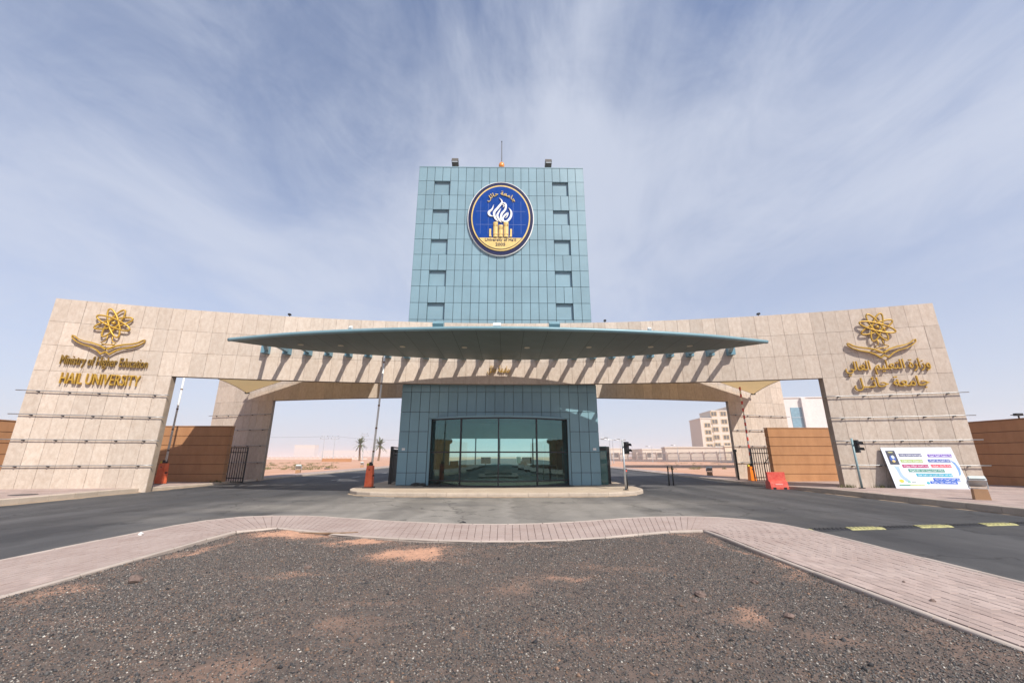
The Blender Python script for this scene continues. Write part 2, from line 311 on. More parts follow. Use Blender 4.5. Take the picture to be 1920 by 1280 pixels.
KERB = {}
def kerb(parent, pts, width, zf, h, m, step=0.9, side=1, gap=0.012):
    """kerb stones laid end to end along a polyline; zf gives the top"""
    P = [Vector((a, b)) for a, b in pts]; seg = []; d = 0
    for a, b in zip(P, P[1:]): seg.append((a, b, d, (b - a).length)); d += (b - a).length
    def at(t):
        for a, b, s, l in seg:
            if t <= s + l + 1e-6: return a + (b - a) * ((t - s) / l)
        return P[-1]
    n = max(1, round(d / step)); st = d / n
    for i in range(n):
        a, b = at(i * st), at((i + 1) * st); c = (a + b) / 2; q = b - a
        nrm = Vector((-q.y, q.x)).normalized() * side * width / 2
        zc = zf(c.x, c.y)
        slope = math.atan2(zf(b.x, b.y) - zf(a.x, a.y), q.length)
        key = (round(width, 3), round(h, 3), m.name)
        if key not in KERB:     # bull-nosed section, unit length along X
            w2 = width / 2; ch = min(0.03, width / 4)
            sec = [(-w2, -h), (w2, -h), (w2, -ch), (w2 - ch * 0.4, -ch * 0.35), (w2 - ch, 0), (-w2 + ch, 0), (-w2 + ch * 0.4, -ch * 0.35), (-w2, -ch)]
            mb = MB(); k = len(sec)
            for x in (-0.5, 0.5): mb.v += [(x, y, z) for y, z in sec]
            mb.f.append(tuple(range(k))[::-1]); mb.f.append(tuple(range(k, 2 * k)))
            for j in range(k): jj = (j + 1) % k; mb.f.append((j, jj, k + jj, k + j))
            KERB[key] = mb.mesh('kerb_stone', m)
        link('kerb_stone', KERB[key], parent, (c.x + nrm.x, c.y + nrm.y, zc + random.uniform(-0.003, 0.003)),
             (0, -slope, math.atan2(q.y, q.x) + random.uniform(-0.003, 0.003)), (q.length - gap, 1, 1))
kerb(left_pav, [(XL, 4), (XL, 27.5)], 0.16, lambda x, y: sw(x, y) + 0.006, 0.3, M_kerb, 0.95, 1)
kerb(left_pav_b, [(XL, 27.5), (XL, 75)], 0.16, lambda x, y: gh(x) + 0.126, 0.3, M_kerb, 1.6, 1)
kerb(right_pav, [(XR, 4), (XR, 27.5)], 0.16, lambda x, y: sw(x, y) + 0.006, 0.3, M_kerb, 0.95, -1)
kerb(right_pav_b, [(XR, 27.5), (XR, 75)], 0.16, lambda x, y: gh(x) + 0.126, 0.3, M_kerb, 1.6, -1)

# island the gatehouse stands on
ISL = [(-7.3, 28.5), (-7.3, 21.6), (-7.15, 20.6), (-6.75, 19.7), (-6.0, 19.0), (-4.5, 18.55), (-2, 18.3), (0.5, 18.2), (2.8, 18.25), (4.8, 18.45), (5.9, 18.95), (6.55, 19.7), (6.85, 20.7), (6.9, 21.6), (6.9, 28.5)]
isl_top = MB().prism([(x * 0.985, 28.4 if y > 28 else y + 0.10) for x, y in ISL][::-1], -0.1, 0.15).build('island_pavement', mat('island_pavers', (0.43, 0.335, 0.25), 0.9, col2=(0.50, 0.41, 0.31), scale=1.2, fine=0.12, fscale=12)); isl_top['kind'] = 'structure'
kerb(isl_top, ISL, 0.17, lambda x, y: 0.157, 0.3, M_kerb, 0.85, 1)

# ---- the paved nose in front: inner and outer edge as matched control points
PAIR = [((-5.3, -6), (-7.4, -6)), ((-5.3, 0), (-7.4, 0)), ((-5.3, 4), (-7.4, 4)), ((-5.33, 7), (-7.38, 7.2)), ((-5.36, 8.5), (-7.33, 9.0)), ((-5.36, 9.15), (-7.2, 10.5)), ((-5.12, 9.58), (-6.7, 11.4)),
        ((-4.72, 9.74), (-5.6, 11.74)), ((-4.0, 9.40), (-4.5, 11.55)), ((-3, 8.88), (-3.2, 11.03)), ((-1.2, 8.34), (-1.4, 10.42)), ((.38, 8.17), (.4, 10.23)), ((1.8, 8.4), (2.0, 10.60)),
        ((2.95, 8.87), (3.5, 11.22)), ((3.9, 9.25), (4.7, 11.45)), ((4.36, 9.33), (5.7, 11.25)), ((4.48, 9.05), (6.45, 10.6)), ((4.43, 8.2), (6.75, 9.6)), ((4.4, 7), (6.75, 8.0)), ((4.4, 4), (6.68, 4)), ((4.4, 0), (6.65, 0)), ((4.4, -6), (6.65, -6))]
def catmull(pts, n=14):
    out = []
    for i in range(len(pts) - 1):
        p0 = np.array(pts[max(i - 1, 0)]); p1 = np.array(pts[i]); p2 = np.array(pts[i + 1]); p3 = np.array(pts[min(i + 2, len(pts) - 1)])
        for k in range(n):
            t = k / n; out.append(0.5 * (2 * p1 + (p2 - p0) * t + (2 * p0 - 5 * p1 + 4 * p2 - p3) * t * t + (3 * p1 - p0 - 3 * p2 + p3) * t ** 3))
    out.append(np.array(pts[-1], float)); return np.array(out)
both = catmull([a + b for a, b in PAIR]); INN = both[:, :2]; OUT = both[:, 2:]
mid = (INN + OUT) / 2; arc = np.concatenate([[0], np.cumsum(np.linalg.norm(np.diff(mid, axis=0), axis=1))])
def pmap(t, s):
    a = np.array([np.interp(t, arc, INN[:, 0]), np.interp(t, arc, INN[:, 1])]); b = np.array([np.interp(t, arc, OUT[:, 0]), np.interp(t, arc, OUT[:, 1])])
    return a * (1 - s) + b * s
PZ = 0.15
pb = MB()
for i in range(len(INN) - 1): pb.quad((*INN[i], PZ - 0.012), (*INN[i + 1], PZ - 0.012), (*OUT[i + 1], PZ - 0.012), (*OUT[i], PZ - 0.012))
path = pb.build('nose_path', M_pathbase); path['kind'] = 'structure'
kerb(path, [tuple(p) for p in OUT[::2]], 0.10, lambda x, y: PZ + 0.004, 0.3, M_kerbpath, 0.8, -1)
kerb(path, [tuple(p) for p in INN[::2]], 0.09, lambda x, y: PZ + 0.004, 0.25, M_kerbpath, 0.8, 1)
pv = []                                                            # every paver as four corners
t_of_y = lambda y, right: float(np.interp(y, mid[:, 1][len(mid) // 2:][::-1], arc[len(mid) // 2:][::-1])) if right else float(np.interp(y, mid[:150, 1], arc[:150]))
tA = float(arc[np.argmin(np.linalg.norm(mid - np.array([-6.34, 2.2]), axis=1))]); tB = float(arc[np.argmin(np.linalg.norm(mid - np.array([-6.3, 8.6]), axis=1))])
tC = float(arc[np.argmin(np.linalg.norm(mid - np.array([5.58, 8.4]), axis=1))]); tD = float(arc[np.argmin(np.linalg.norm(mid - np.array([5.55, 2.2]), axis=1))])
S0, S1 = 0.047, 0.950
def leg(t0, t1):
    rows = 18; ds = (S1 - S0) / rows; ln = 0.205
    for r in range(rows):
        t = t0 - (ln / 2 if r % 2 else 0)
        while t < t1 - 0.02:
            a, b = max(t, t0), min(t + ln, t1)
            if b - a > 0.03: pv.append((a, b, S0 + r * ds, S0 + (r + 1) * ds, 0))
            t += ln
leg(tA, tB); leg(tC, tD)
t = tB; k = 0
while t < tC - 0.05:
    b = min(t + 0.155, tC); off = 0.05 if k % 2 else 0.0
    s = S0 - off
    while s < S1 - 0.005:
        a_, b_ = max(s, S0), min(s + 0.1, S1)
        if b_ - a_ > 0.012: pv.append((t, b, a_, b_, 1))
        s += 0.1
    t = b; k += 1
def corners(p):
    a, b, s0, s1, fr = p
    return [pmap(a, s0), pmap(b, s0), pmap(b, s1), pmap(a, s1)]
def score(c):
    m = sum(c) / 4; d = math.hypot(m[0] - 0.26, m[1]); 
    return 1e9 if (m[1] < 2.6 or abs(m[0] - 0.3) > 1.22 * (m[1] + 0.35)) else d
PV = [(score(c), c) for c in (corners(p) for p in pv)]
PV.sort(key=lambda q: q[0])
gpv = 0.0038
pu = MB(); k_ = 0.5 - 0.02
for z, h in ((0, 0.5), (0.010, 0.5), (0.013, 0.485)): pu.v += [(-h, -h, z), (h, -h, z), (h, h, z), (-h, h, z)]
pu.f = [(8, 9, 10, 11)] + [(i + 4 * l, (i + 1) % 4 + 4 * l, (i + 1) % 4 + 4 * l + 4, i + 4 * l + 4) for l in (0, 1) for i in range(4)]
PAVER = pu.mesh('paver', M_paver)
for sc_, c in PV[:300]:
    m = sum(c) / 4; ex = (c[1] + c[2] - c[0] - c[3]) / 2; ey = (c[3] + c[2] - c[0] - c[1]) / 2
    link('paver', PAVER, path, (m[0], m[1], PZ - 0.012 + random.uniform(-0.002, 0.003)), (random.uniform(-.004, .004), random.uniform(-.004, .004), math.atan2(ex[1], ex[0])),
         (np.linalg.norm(ex) - 2 * gpv, np.linalg.norm(ey) - 2 * gpv, 1))
pf = MB()
for sc_, c in PV[300:]:
    m = sum(c) / 4; dzr = random.uniform(-0.002, 0.003)
    sh = [q + (m - q) / np.linalg.norm(m - q) * gpv * 1.5 for q in c]; sh2 = [q + (m - q) * 0.03 for q in sh]
    n = len(pf.v)
    ccw = (sh[1][0] - sh[0][0]) * (sh[2][1] - sh[0][1]) - (sh[1][1] - sh[0][1]) * (sh[2][0] - sh[0][0]) > 0
    if not ccw: sh = sh[::-1]; sh2 = sh2[::-1]
    pf.v += [(q[0], q[1], PZ - 0.012) for q in sh] + [(q[0], q[1], PZ + dzr) for q in sh2]
    pf.f += [(n + 4, n + 5, n + 6, n + 7)] + [(n + i, n + (i + 1) % 4, n + 4 + (i + 1) % 4, n + 4 + i) for i in range(4)]
pfo = pf.build('paver_field', M_paver, path); pfo['kind'] = 'stuff'

# ---- gravel bed
poly = np.array(INN)
def inside(x, y):
    r = np.zeros(x.shape, bool); n = len(poly); j = n - 1
    for i in range(n):
        xi, yi = poly[i]; xj, yj = poly[j]
        c = ((yi > y) != (yj > y)) & (x < (xj - xi) * (y - yi) / (yj - yi + 1e-12) + xi); r ^= c; j = i
    return r
def bedz(x, y): return 0.115 + 0.045 * (vnoise(x, y, 1.1, 11) - 0.5) + 0.02 * (vnoise(x, y, 0.35, 12) - 0.5) + 0.03 * np.clip((8 - y) / 6, 0, 1)
bx = np.arange(-5.6, 4.8, 0.055); by = np.arange(-2.5, 10.0, 0.055); BX, BY = np.meshgrid(bx, by)
BZ = np.where(inside(BX, BY), bedz(BX, BY), 0.03)
bv = np.stack([BX.ravel(), BY.ravel(), BZ.ravel()], 1); nx = len(bx); ii = (np.arange(len(by) - 1)[:, None] * nx + np.arange(nx - 1)[None, :]).ravel()
bf = np.stack([ii, ii + 1, ii + nx + 1, ii + nx], 1)
SPOT = [(-4.0, 9.15, 0.95, 0.42, 1.05), (-2.4, 8.4, 0.60, 0.26, 1.0), (-1.2, 7.35, 0.62, 0.52, 1.1), (-0.75, 7.85, 0.35, 0.16, 0.6), (0.6, 7.85, 0.6, 0.10, 0.35), (2.75, 4.6, 0.22, 0.10, 0.33), (-2.7, 6.1, 0.55, 0.12, 0.4), (-5.0, 5.5, 0.25, 0.30, 0.4), (-5.05, 7.6, 0.18, 0.9, 0.6), (1.1, 5.9, 0.45, 0.10, 0.4), (-3.6, 4.5, 0.6, 0.2, 0.15), (3.9, 9.1, 0.4, 0.16, 0.45), (4.2, 7.3, 0.12, 1.6, 0.5), (1.2, 4.1, 0.5, 0.16, 0.16), (-1.1, 5.0, 0.5, 0.12, 0.15), (1.9, 6.5, 0.7, 0.15, 0.2)]
def sandy(x, y):
    m = np.zeros(x.shape)
    wx = x + 0.55 * (vnoise(x, y, 0.33, 21) - 0.5) + 0.2 * (vnoise(x, y, 0.1, 23) - 0.5); wy = y + 0.4 * (vnoise(x, y, 0.3, 22) - 0.5) + 0.14 * (vnoise(x, y, 0.09, 24) - 0.5)
    for cx, cy, sx, sy, am in SPOT: m = np.maximum(m, am * np.exp(-((wx - cx) / sx) ** 2 - ((wy - cy) / sy) ** 2))
    big = vnoise(x, y, 1.4, 31) * 0.6 + vnoise(x, y, 0.45, 32) * 0.4
    return np.clip(m * 1.3, 0, 0.97), big
bm_ = bpy.data.meshes.new('gravel_bed'); bm_.from_pydata(bv.tolist(), [], bf.tolist()); bm_.materials.append(attr_mat('bed_soil_sand', 0.95))
sm_, bg_ = sandy(BX, BY); w_ = np.clip(sm_ * 1.0 + np.clip((0.34 - bg_) * 1.6, 0, 0.22) + 0.18 * (vnoise(BX, BY, 0.12, 41) - 0.5), 0, 1).ravel()[:, None]
cc_ = np.array([[0.108, 0.080, 0.066]]) * (1 - w_) + np.array([[0.50, 0.275, 0.175]]) * w_; cc_ *= (0.85 + 0.3 * RNG.random((len(cc_), 1)))
at_ = bm_.color_attributes.new('tone', 'FLOAT_COLOR', 'POINT'); at_.data.foreach_set('color', np.concatenate([cc_, np.ones((len(cc_), 1))], 1).ravel()); bm_.polygons.foreach_set('use_smooth', [True] * len(bf))
bed = link('gravel_bed', bm_); bed['kind'] = 'structure'
def gravel():
    n = 430000; x = RNG.uniform(-5.4, 4.6, n); y = 2.6 + (9.9 - 2.6) * RNG.random(n) ** 1.15
    ok = inside(x, y) & (np.abs(x - 0.3) < 1.2 * (y + 0.35)); x = x[ok]; y = y[ok]
    m, big = sandy(x, y); edge = np.clip((y - 8.2) / 1.5, 0, 1) * 0.25
    p = (1 - m) * np.clip(0.62 + 1.2 * (big - 0.35), 0.35, 1) * (1 - edge); ok = RNG.random(len(x)) < p; x = x[ok]; y = y[ok]
    n = len(x); z = bedz(x, y); r = 0.0032 + 0.0060 * RNG.random(n) ** 2.8; big1 = RNG.random(n) < 0.008; r[big1] *= 2.2
    base = np.array([[1, 0, 0], [-1, 0, 0], [0, 1, 0], [0, -1, 0], [0, 0, 1], [0, 0, -1]], float)
    fs = np.array([[0, 2, 4], [2, 1, 4], [1, 3, 4], [3, 0, 4], [2, 0, 5], [1, 2, 5], [3, 1, 5], [0, 3, 5]])
    V = base[None] * (1 + RNG.uniform(-0.3, 0.3, (n, 6, 1))) + RNG.uniform(-0.28, 0.28, (n, 6, 3))
    V *= np.stack([np.ones(n), RNG.uniform(0.6, 1, n), RNG.uniform(0.45, 0.8, n)], 1)[:, None, :]
    a = RNG.uniform(0, 6.283, n); ca, sa = np.cos(a)[:, None], np.sin(a)[:, None]
    X = V[..., 0] * ca - V[..., 1] * sa; Y = V[..., 0] * sa + V[..., 1] * ca
    V = np.stack([X, Y, V[..., 2]], 2) * (r * 1.35)[:, None, None] + np.stack([x, y, z + r * 0.3], 1)[:, None, :]
    me = bpy.data.meshes.new('gravel'); me.vertices.add(n * 6); me.vertices.foreach_set('co', V.ravel())
    F = (fs[None] + (np.arange(n) * 6)[:, None, None]).reshape(-1, 3); me.loops.add(F.size); me.loops.foreach_set('vertex_index', F.ravel())
    me.polygons.add(len(F)); me.polygons.foreach_set('loop_start', np.arange(0, F.size, 3)); me.polygons.foreach_set('loop_total', np.full(len(F), 3)); me.update()
    pal = np.array([[.07, .068, .072], [.115, .110, .108], [.175, .162, .152], [.24, .20, .17], [.36, .32, .28], [.30, .185, .125], [.62, .58, .52], [.03, .03, .034]])
    pick = RNG.choice(8, n, p=[.21, .20, .17, .15, .08, .07, .02, .10]); pick[big1 & (pick == 6)] = 3; c = pal[pick] * RNG.uniform(0.48, 0.98, (n, 1)) * np.array([[0.98, 0.97, 0.95]])
    ca_ = me.color_attributes.new('tone', 'FLOAT_COLOR', 'POINT'); ca_.data.foreach_set('color', np.repeat(np.concatenate([c, np.ones((n, 1))], 1), 6, 0).ravel())
    me.materials.append(attr_mat('gravel_stone')); return link('gravel', me)
setp(gravel(), 'dark grey gravel scattered over the red soil of the foreground bed', 'gravel', kind='stuff')
def rock(name, x, y, r, label, squash=0.6, m=None, z=None, group=None, cat='stone'):
    rn = random.Random(int(x * 100 + y * 7)); mb = MB(); n = 7
    for i in range(n + 1):
        ph = math.pi * i / n
        for j in range(9):
            th = 2 * math.pi * j / 9; k = r * (1 + rn.uniform(-0.22, 0.22)); mb.v.append((k * math.sin(ph) * math.cos(th) * 1.15, k * math.sin(ph) * math.sin(th) * 0.85, k * math.cos(ph) * squash))
    for i in range(n):
        for j in range(9): mb.f.append((i * 9 + j, (i + 1) * 9 + j, (i + 1) * 9 + (j + 1) % 9, i * 9 + (j + 1) % 9))
    zz = float(bedz(np.array([x]), np.array([y]))[0]) if z is None else z
    return setp(mb.build(name, m or M_stonegrey, None, False, (x, y, zz + r * squash * 0.55), (0, 0, rn.uniform(0, 3))), label, cat, group)

# ------------------------------------------------------------------ curved gate walls
AK = 1 / 128.6
def yfront(x): return 22.15 - x * x * AK
def yrear(x): return 27.20 + x * x * AK
TH = 0.32; INNER, OUTER, TOPZ, BOTZ = 16.25, 21.35, 8.95, 5.45
RZ = [0.0, 1.25, 2.36, 3.45, 4.5, 5.45, 6.66, 7.8, 8.95]
def strip(mb, x0, x1, z0, z1, ya, yb, n):
    """solid curved slab between x0 and x1, front ya(x), back yb(x)"""
    xs = np.linspace(x0, x1, n + 1); k = len(mb.v)
    for x in xs: mb.v += [(x, ya(x), z0), (x, ya(x), z1), (x, yb(x), z0), (x, yb(x), z1)]
    for i in range(n):
        a = k + 4 * i; b = a + 4
        mb.f += [(a, b, b + 1, a + 1), (a + 2, a + 3, b + 3, b + 2), (a + 1, b + 1, b + 3, a + 3), (a, a + 2, b + 2, b)]
    mb.f += [(k, k + 1, k + 3, k + 2), (k + 4 * n, k + 4 * n + 2, k + 4 * n + 3, k + 4 * n + 1)]
def gate_wall(name, yf, sgn, label, rear):
    """sgn=+1: wall body lies behind the clad face (front wall); both walls are clad on the face towards the camera"""
    w = empty(name, (0, 0, 0), 0, label, 'gate wall')
    sl_ = 0.04
    ya = lambda x: yf(x) + sl_ + 0.002; yb = lambda x: yf(x) + TH
    c = MB(); strip(c, -INNER, INNER, BOTZ, TOPZ - 0.012, ya, yb, 40)
    c.build('beam_core', M_soffit, w)
    for s in (-1, 1):
        c = MB(); a, b = sorted((s * INNER, s * OUTER)); strip(c, a, b, -0.2, TOPZ - 0.012, ya, yb, 10); c.build('pylon_core', M_soffit, w)
    g = 0.011
    def slab(x0, x1, z0, z1):
        xm = (x0 + x1) / 2; sl2 = (yf(x1) - yf(x0)) / (x1 - x0); ang = math.atan(sl2); wd = (x1 - x0) / math.cos(ang) - g
        block('stone_slab', M_stone, w, (xm, (yf(x0) + yf(x1)) / 2 + sl_ / 2 + random.uniform(-0.004, 0.004), (z0 + z1) / 2), (wd, sl_, z1 - z0 - g), ang)
    for r in range(len(RZ) - 1):
        z0, z1 = RZ[r], RZ[r + 1]
        if rear and z0 > 6.9: continue
        for s in (-1, 1):
            xs = np.linspace(INNER, OUTER, 10)
            for a, b in zip(xs, xs[1:]): p, q = sorted((s * a, s * b)); slab(p, q, z0, z1)
        if z0 >= BOTZ - 0.01:
            n = 50; xs = np.linspace(-INNER, INNER, n + 1) ; sh = 0.0
            for a, b in zip(xs, xs[1:]): slab(a, b, z0, z1)
    if rear:
        c = MB(); strip(c, -OUTER, OUTER, 7.8 + 0.01, TOPZ, lambda x: yf(x), lambda x: yf(x) + 0.03, 50); c.build('upper_facing', M_stone, w)
    for s in (-1, 1):
        for z in RZ[1:5]:
            rl = MB(); xs = np.linspace(INNER - 0.15, OUTER + 0.25, 12); off = 0.10
            rl.tube([(s * x, yf(x) - off, z) for x in xs], 0.021, 8); ro = rl.build('rail', M_rail, w, True)
            for j in range(5):
                x = INNER + 0.45 + j * 1.05; bb = MB(); bb.box((s * x, yf(x) - off / 2, z - 0.03), (0.05, off + 0.02, 0.045)); bb.build('rail_bracket', M_black, ro)
    return w
front = gate_wall('gate_wall', yfront, 1, 'long curved stone-clad gateway wall in front, carrying gold lettering and emblems', False)
rearw = gate_wall('gate_wall', yrear, 1, 'stone-clad rear gateway wall seen through the openings behind the front one', True)

# ------------------------------------------------------------------ tower and gatehouse block
tower = empty('gate_tower', (0, 0, 0), 0, 'tall teal panel-clad tower rising behind the middle of the gate with glazed gatehouse below', 'tower')
TX0, TX1 = -5.58, 5.38; NC = 21; CW = (TX1 - TX0) / NC
tz = [20.33 - 1.078 * i for i in range(11)] + [8.4]
TY = 23.3
core = MB(); core.box2((TX0 + 0.02, TY + 0.24, 8.3), (TX1 - 0.02, 26.55, 20.30)); core.build('tower_core', M_joint, tower)
def side_cladding(x, s):
    for r in range(11):
        z1, z0 = tz[r], tz[r + 1]
        for k in range(4):
            y0 = TY + k * 0.81; block('side_panel', M_teal, tower, (x + s * 0.01, y0 + 0.405, (z0 + z1) / 2), (0.03, 0.78, z1 - z0 - 0.03))
side_cladding(TX0, -1); side_cladding(TX1, 1)
gp = 0.026
def panel(name, m, x0, x1, z0, z1, y, th=0.045):
    block(name, m, tower, ((x0 + x1) / 2, y + th / 2 + random.uniform(-0.002, 0.002), (z0 + z1) / 2), (x1 - x0 - gp, th, z1 - z0 - gp), random.uniform(-0.004, 0.004), random.uniform(-0.004, 0.004))
for r in range(11):
    z1, z0 = tz[r], tz[r + 1]
    rec = r in (1, 3, 5, 7, 9)
    c = 0
    while c < NC:
        x0 = TX0 + c * CW
        if c in (2, 17) :
            x1 = x0 + 2 * CW
            if rec:
                d = 0.14; t = MB(); e = 0.013
                a0, a1, b0, b1 = x0 + e, x1 - e, z0 + e, z1 - e
                t.quad((a0, TY, b1), (a1, TY, b1), (a1, TY + d, b1), (a0, TY + d, b1)); t.quad((a0, TY + d, b0), (a1, TY + d, b0), (a1, TY, b0), (a0, TY, b0))
                t.quad((a0, TY, b0), (a0, TY, b1), (a0, TY + d, b1), (a0, TY + d, b0)); t.quad((a1, TY + d, b0), (a1, TY + d, b1), (a1, TY, b1), (a1, TY, b0))
                rt = t.build('recess_lining', M_teal, tower); block('recess_panel', M_teal, rt, ((x0 + x1) / 2, TY + d + 0.02, (z0 + z1) / 2), (x1 - x0 - 0.03, 0.03, z1 - z0 - 0.03))
            else:
                xm = (x0 + x1) / 2 
                panel('cladding_panel', M_teal, x0, xm, z0, z1, TY); panel('cladding_panel', M_teal, xm, x1, z0, z1, TY)
            c += 2
        else:
            panel('cladding_panel', M_teal, x0, x0 + CW, z0, z1, TY); c += 1
cp = MB(); cp.box2((TX0 - 0.02, TY - 0.02, 20.32), (TX1 + 0.02, 26.6, 20.38)); cp.build('roof_coping', M_teal, tower)
# gatehouse block
BY0 = 23.0; bz = [0.15, 0.80, 1.87, 2.96, 4.02, 5.13, 5.56]
GX0, GX1, GZ1 = TX0 + 3 * CW, TX0 + 18 * CW, 3.66
for r in range(6):
    for c in range(NC):
        x0 = TX0 + c * CW; z0, z1 = bz[r], bz[r + 1]
        if 3 <= c < 18:
            if z1 <= 3: continue
            if z0 < 3: z0 = GZ1
        panel('gatehouse_panel', M_tealdk, x0, x0 + CW, z0, z1, BY0)
wl = MB(); wl.box2((TX0 + 0.01, BY0 + 0.05, 0.1), (GX0 + 0.0, 26.5, 8.3)); wl.build('side_wall', M_joint, tower)
wl = MB(); wl.box2((GX1, BY0 + 0.05, 0.1), (TX1 - 0.01, 26.5, 8.3)); wl.build('side_wall', M_joint, tower)
wl = MB(); wl.box2((GX0, BY0 + 0.05, GZ1), (GX1, 26.5, 8.3)); wl.build('ceiling_slab', M_inside, tower)
for s, x in ((-1, TX0), (1, TX1)):
    for r in range(6):
        for k in range(4): block('side_panel', M_tealdk, tower, (x + s * 0.008, BY0 + 0.05 + 0.43 + k * 0.86, (bz[r] + bz[r + 1]) / 2), (0.03, 0.83, bz[r + 1] - bz[r] - 0.03))
# back wall with window band
bw = MB()
bw.box2((GX0, 26.3, 0.15), (GX1, 26.5, 1.15)); bw.box2((GX0, 26.3, 2.72), (GX1, 26.5, GZ1)); bw.box2((GX0, 26.3, 1.15), (-3.7, 26.5, 2.72)); bw.box2((3.45, 26.3, 1.15), (GX1, 26.5, 2.72))
bw.build('back_wall', M_inside, tower)
for x in (-3.7, -1.62, -0.12, 1.95, 3.45): block('rear_mullion', M_glassdark, tower, (x, 26.35, 1.935), (0.08, 0.06, 1.57))
MB().box2((GX0, 22.2, 0.155), (GX1, 26.3, 0.165)).build('interior_floor', M_insidedk, tower)
MB().box2((-3.5, 24.6, 0.165), (3.2, 25.1, 1.12)).build('counter', M_insidedk, tower)
for x in (-3.35, 3.12):
    p = MB(); p.tube([(x, 25.6, 0.16), (x, 25.6, 2.35), (x, 25.6, 2.45), (x, 25.6, 2.62), (x, 25.6, 2.72)], [0.22, 0.22, 0.36, 0.36, 0.22], 14); p.build('interior_column', mat('column_paint', (0.34, 0.33, 0.24), 0.8), tower, True)
def desk_chair(x, y, rz, label):
    e = empty('office_chair', (x, y, 0.165), rz, label, 'chair'); m = mat('chair_fabric', (0.03, 0.03, 0.035), 0.8)
    MB().box((0, 0, 0.48), (0.5, 0.48, 0.09)).build('seat', m, e); MB().box((0, 0.24, 0.92), (0.46, 0.07, 0.62)).build('backrest', m, e); MB().tube([(0, 0, 0.06), (0, 0, 0.45)], 0.03, 8).build('gas_lift', M_black, e)
    for k in range(5): MB().tube([(0, 0, 0.09), (0.3 * math.cos(k * 1.257), 0.3 * math.sin(k * 1.257), 0.04)], 0.022, 6).build('foot', M_black, e)
def monitor(x, y, label):
    e = empty('desk_monitor', (x, y, 1.12), R(180), label, 'monitor'); MB().box((0, 0, 0.30), (0.56, 0.04, 0.36)).build('screen', M_blackp, e); MB().box((0, 0.02, 0.08), (0.05, 0.03, 0.16)).build('neck', M_blackp, e); MB().box((0, 0, 0.01), (0.24, 0.18, 0.02)).build('foot', M_blackp, e)
desk_chair(-2.6, 23.9, R(15), 'dark office chair behind the left pane of the gatehouse glass'); desk_chair(1.1, 23.7, R(-25), 'dark office chair behind the right pane of the gatehouse glass')
monitor(-0.9, 24.85, 'black monitor on the gatehouse counter left of the middle mullion'); monitor(1.5, 24.85, 'black monitor on the gatehouse counter right of the middle mullion')
setp(MB().box((0.93, 22.08, 1.46), (0.20, 0.004, 0.32)).build('paper_notice', M_white), 'white paper notice behind the glass right of the middle mullion', 'notice')
# bowed glazing
GA, GB = GX0 + 0.14, GX1 - 0.13; GC = (GA + GB) / 2; GH = (GB - GA) / 2
def ybow(x): return 23.25 - 1.38 * (1 - ((x - GC) / GH) ** 2)
MUL = [GA, -2.12, -0.12, 1.90, GB]; GZ = [0.19, 0.42, 1.86, GZ1 - 0.06]
for i in range(4):
    for j in range(3):
        p = MB(); xs = np.linspace(MUL[i] + 0.03, MUL[i + 1] - 0.03, 7)
        for a, b in zip(xs, xs[1:]): p.quad((a, ybow(a), GZ[j] + 0.03), (b, ybow(b), GZ[j] + 0.03), (b, ybow(b), GZ[j + 1] - 0.03), (a, ybow(a), GZ[j + 1] - 0.03))
        p.build('glass_pane', M_glass, tower, True)
for x in MUL:
    block('mullion', M_glassdark, tower, (x, ybow(x), (GZ[0] + GZ[3]) / 2), (0.07, 0.10, GZ[3] - GZ[0]), math.atan(2 * 1.38 * (x - GC) / GH ** 2))
for z in GZ:
    p = MB(); strip(p, GA, GB, z - 0.035, z + 0.035, lambda x: ybow(x) - 0.045, lambda x: ybow(x) + 0.045, 24); p.build('transom', M_glassdark, tower)
p = MB(); strip(p, GA, GB, GZ1 - 0.02, GZ1 + 0.06, lambda x: ybow(x) - 0.09, lambda x: 23.3, 24); p.build('bay_roof', M_tealdk, tower)
p = MB(); strip(p, GA, GB, 0.12, 0.19, lambda x: ybow(x) - 0.06, lambda x: 23.3, 24); p.build('bay_sill', M_glassdark, tower)
for a, b in ((GX0, GA), (GB, GX1)): block('bay_jamb', M_tealdk, tower, ((a + b) / 2, 23.22, (0.15 + GZ1) / 2), (b - a - 0.01, 0.3, GZ1 - 0.16))

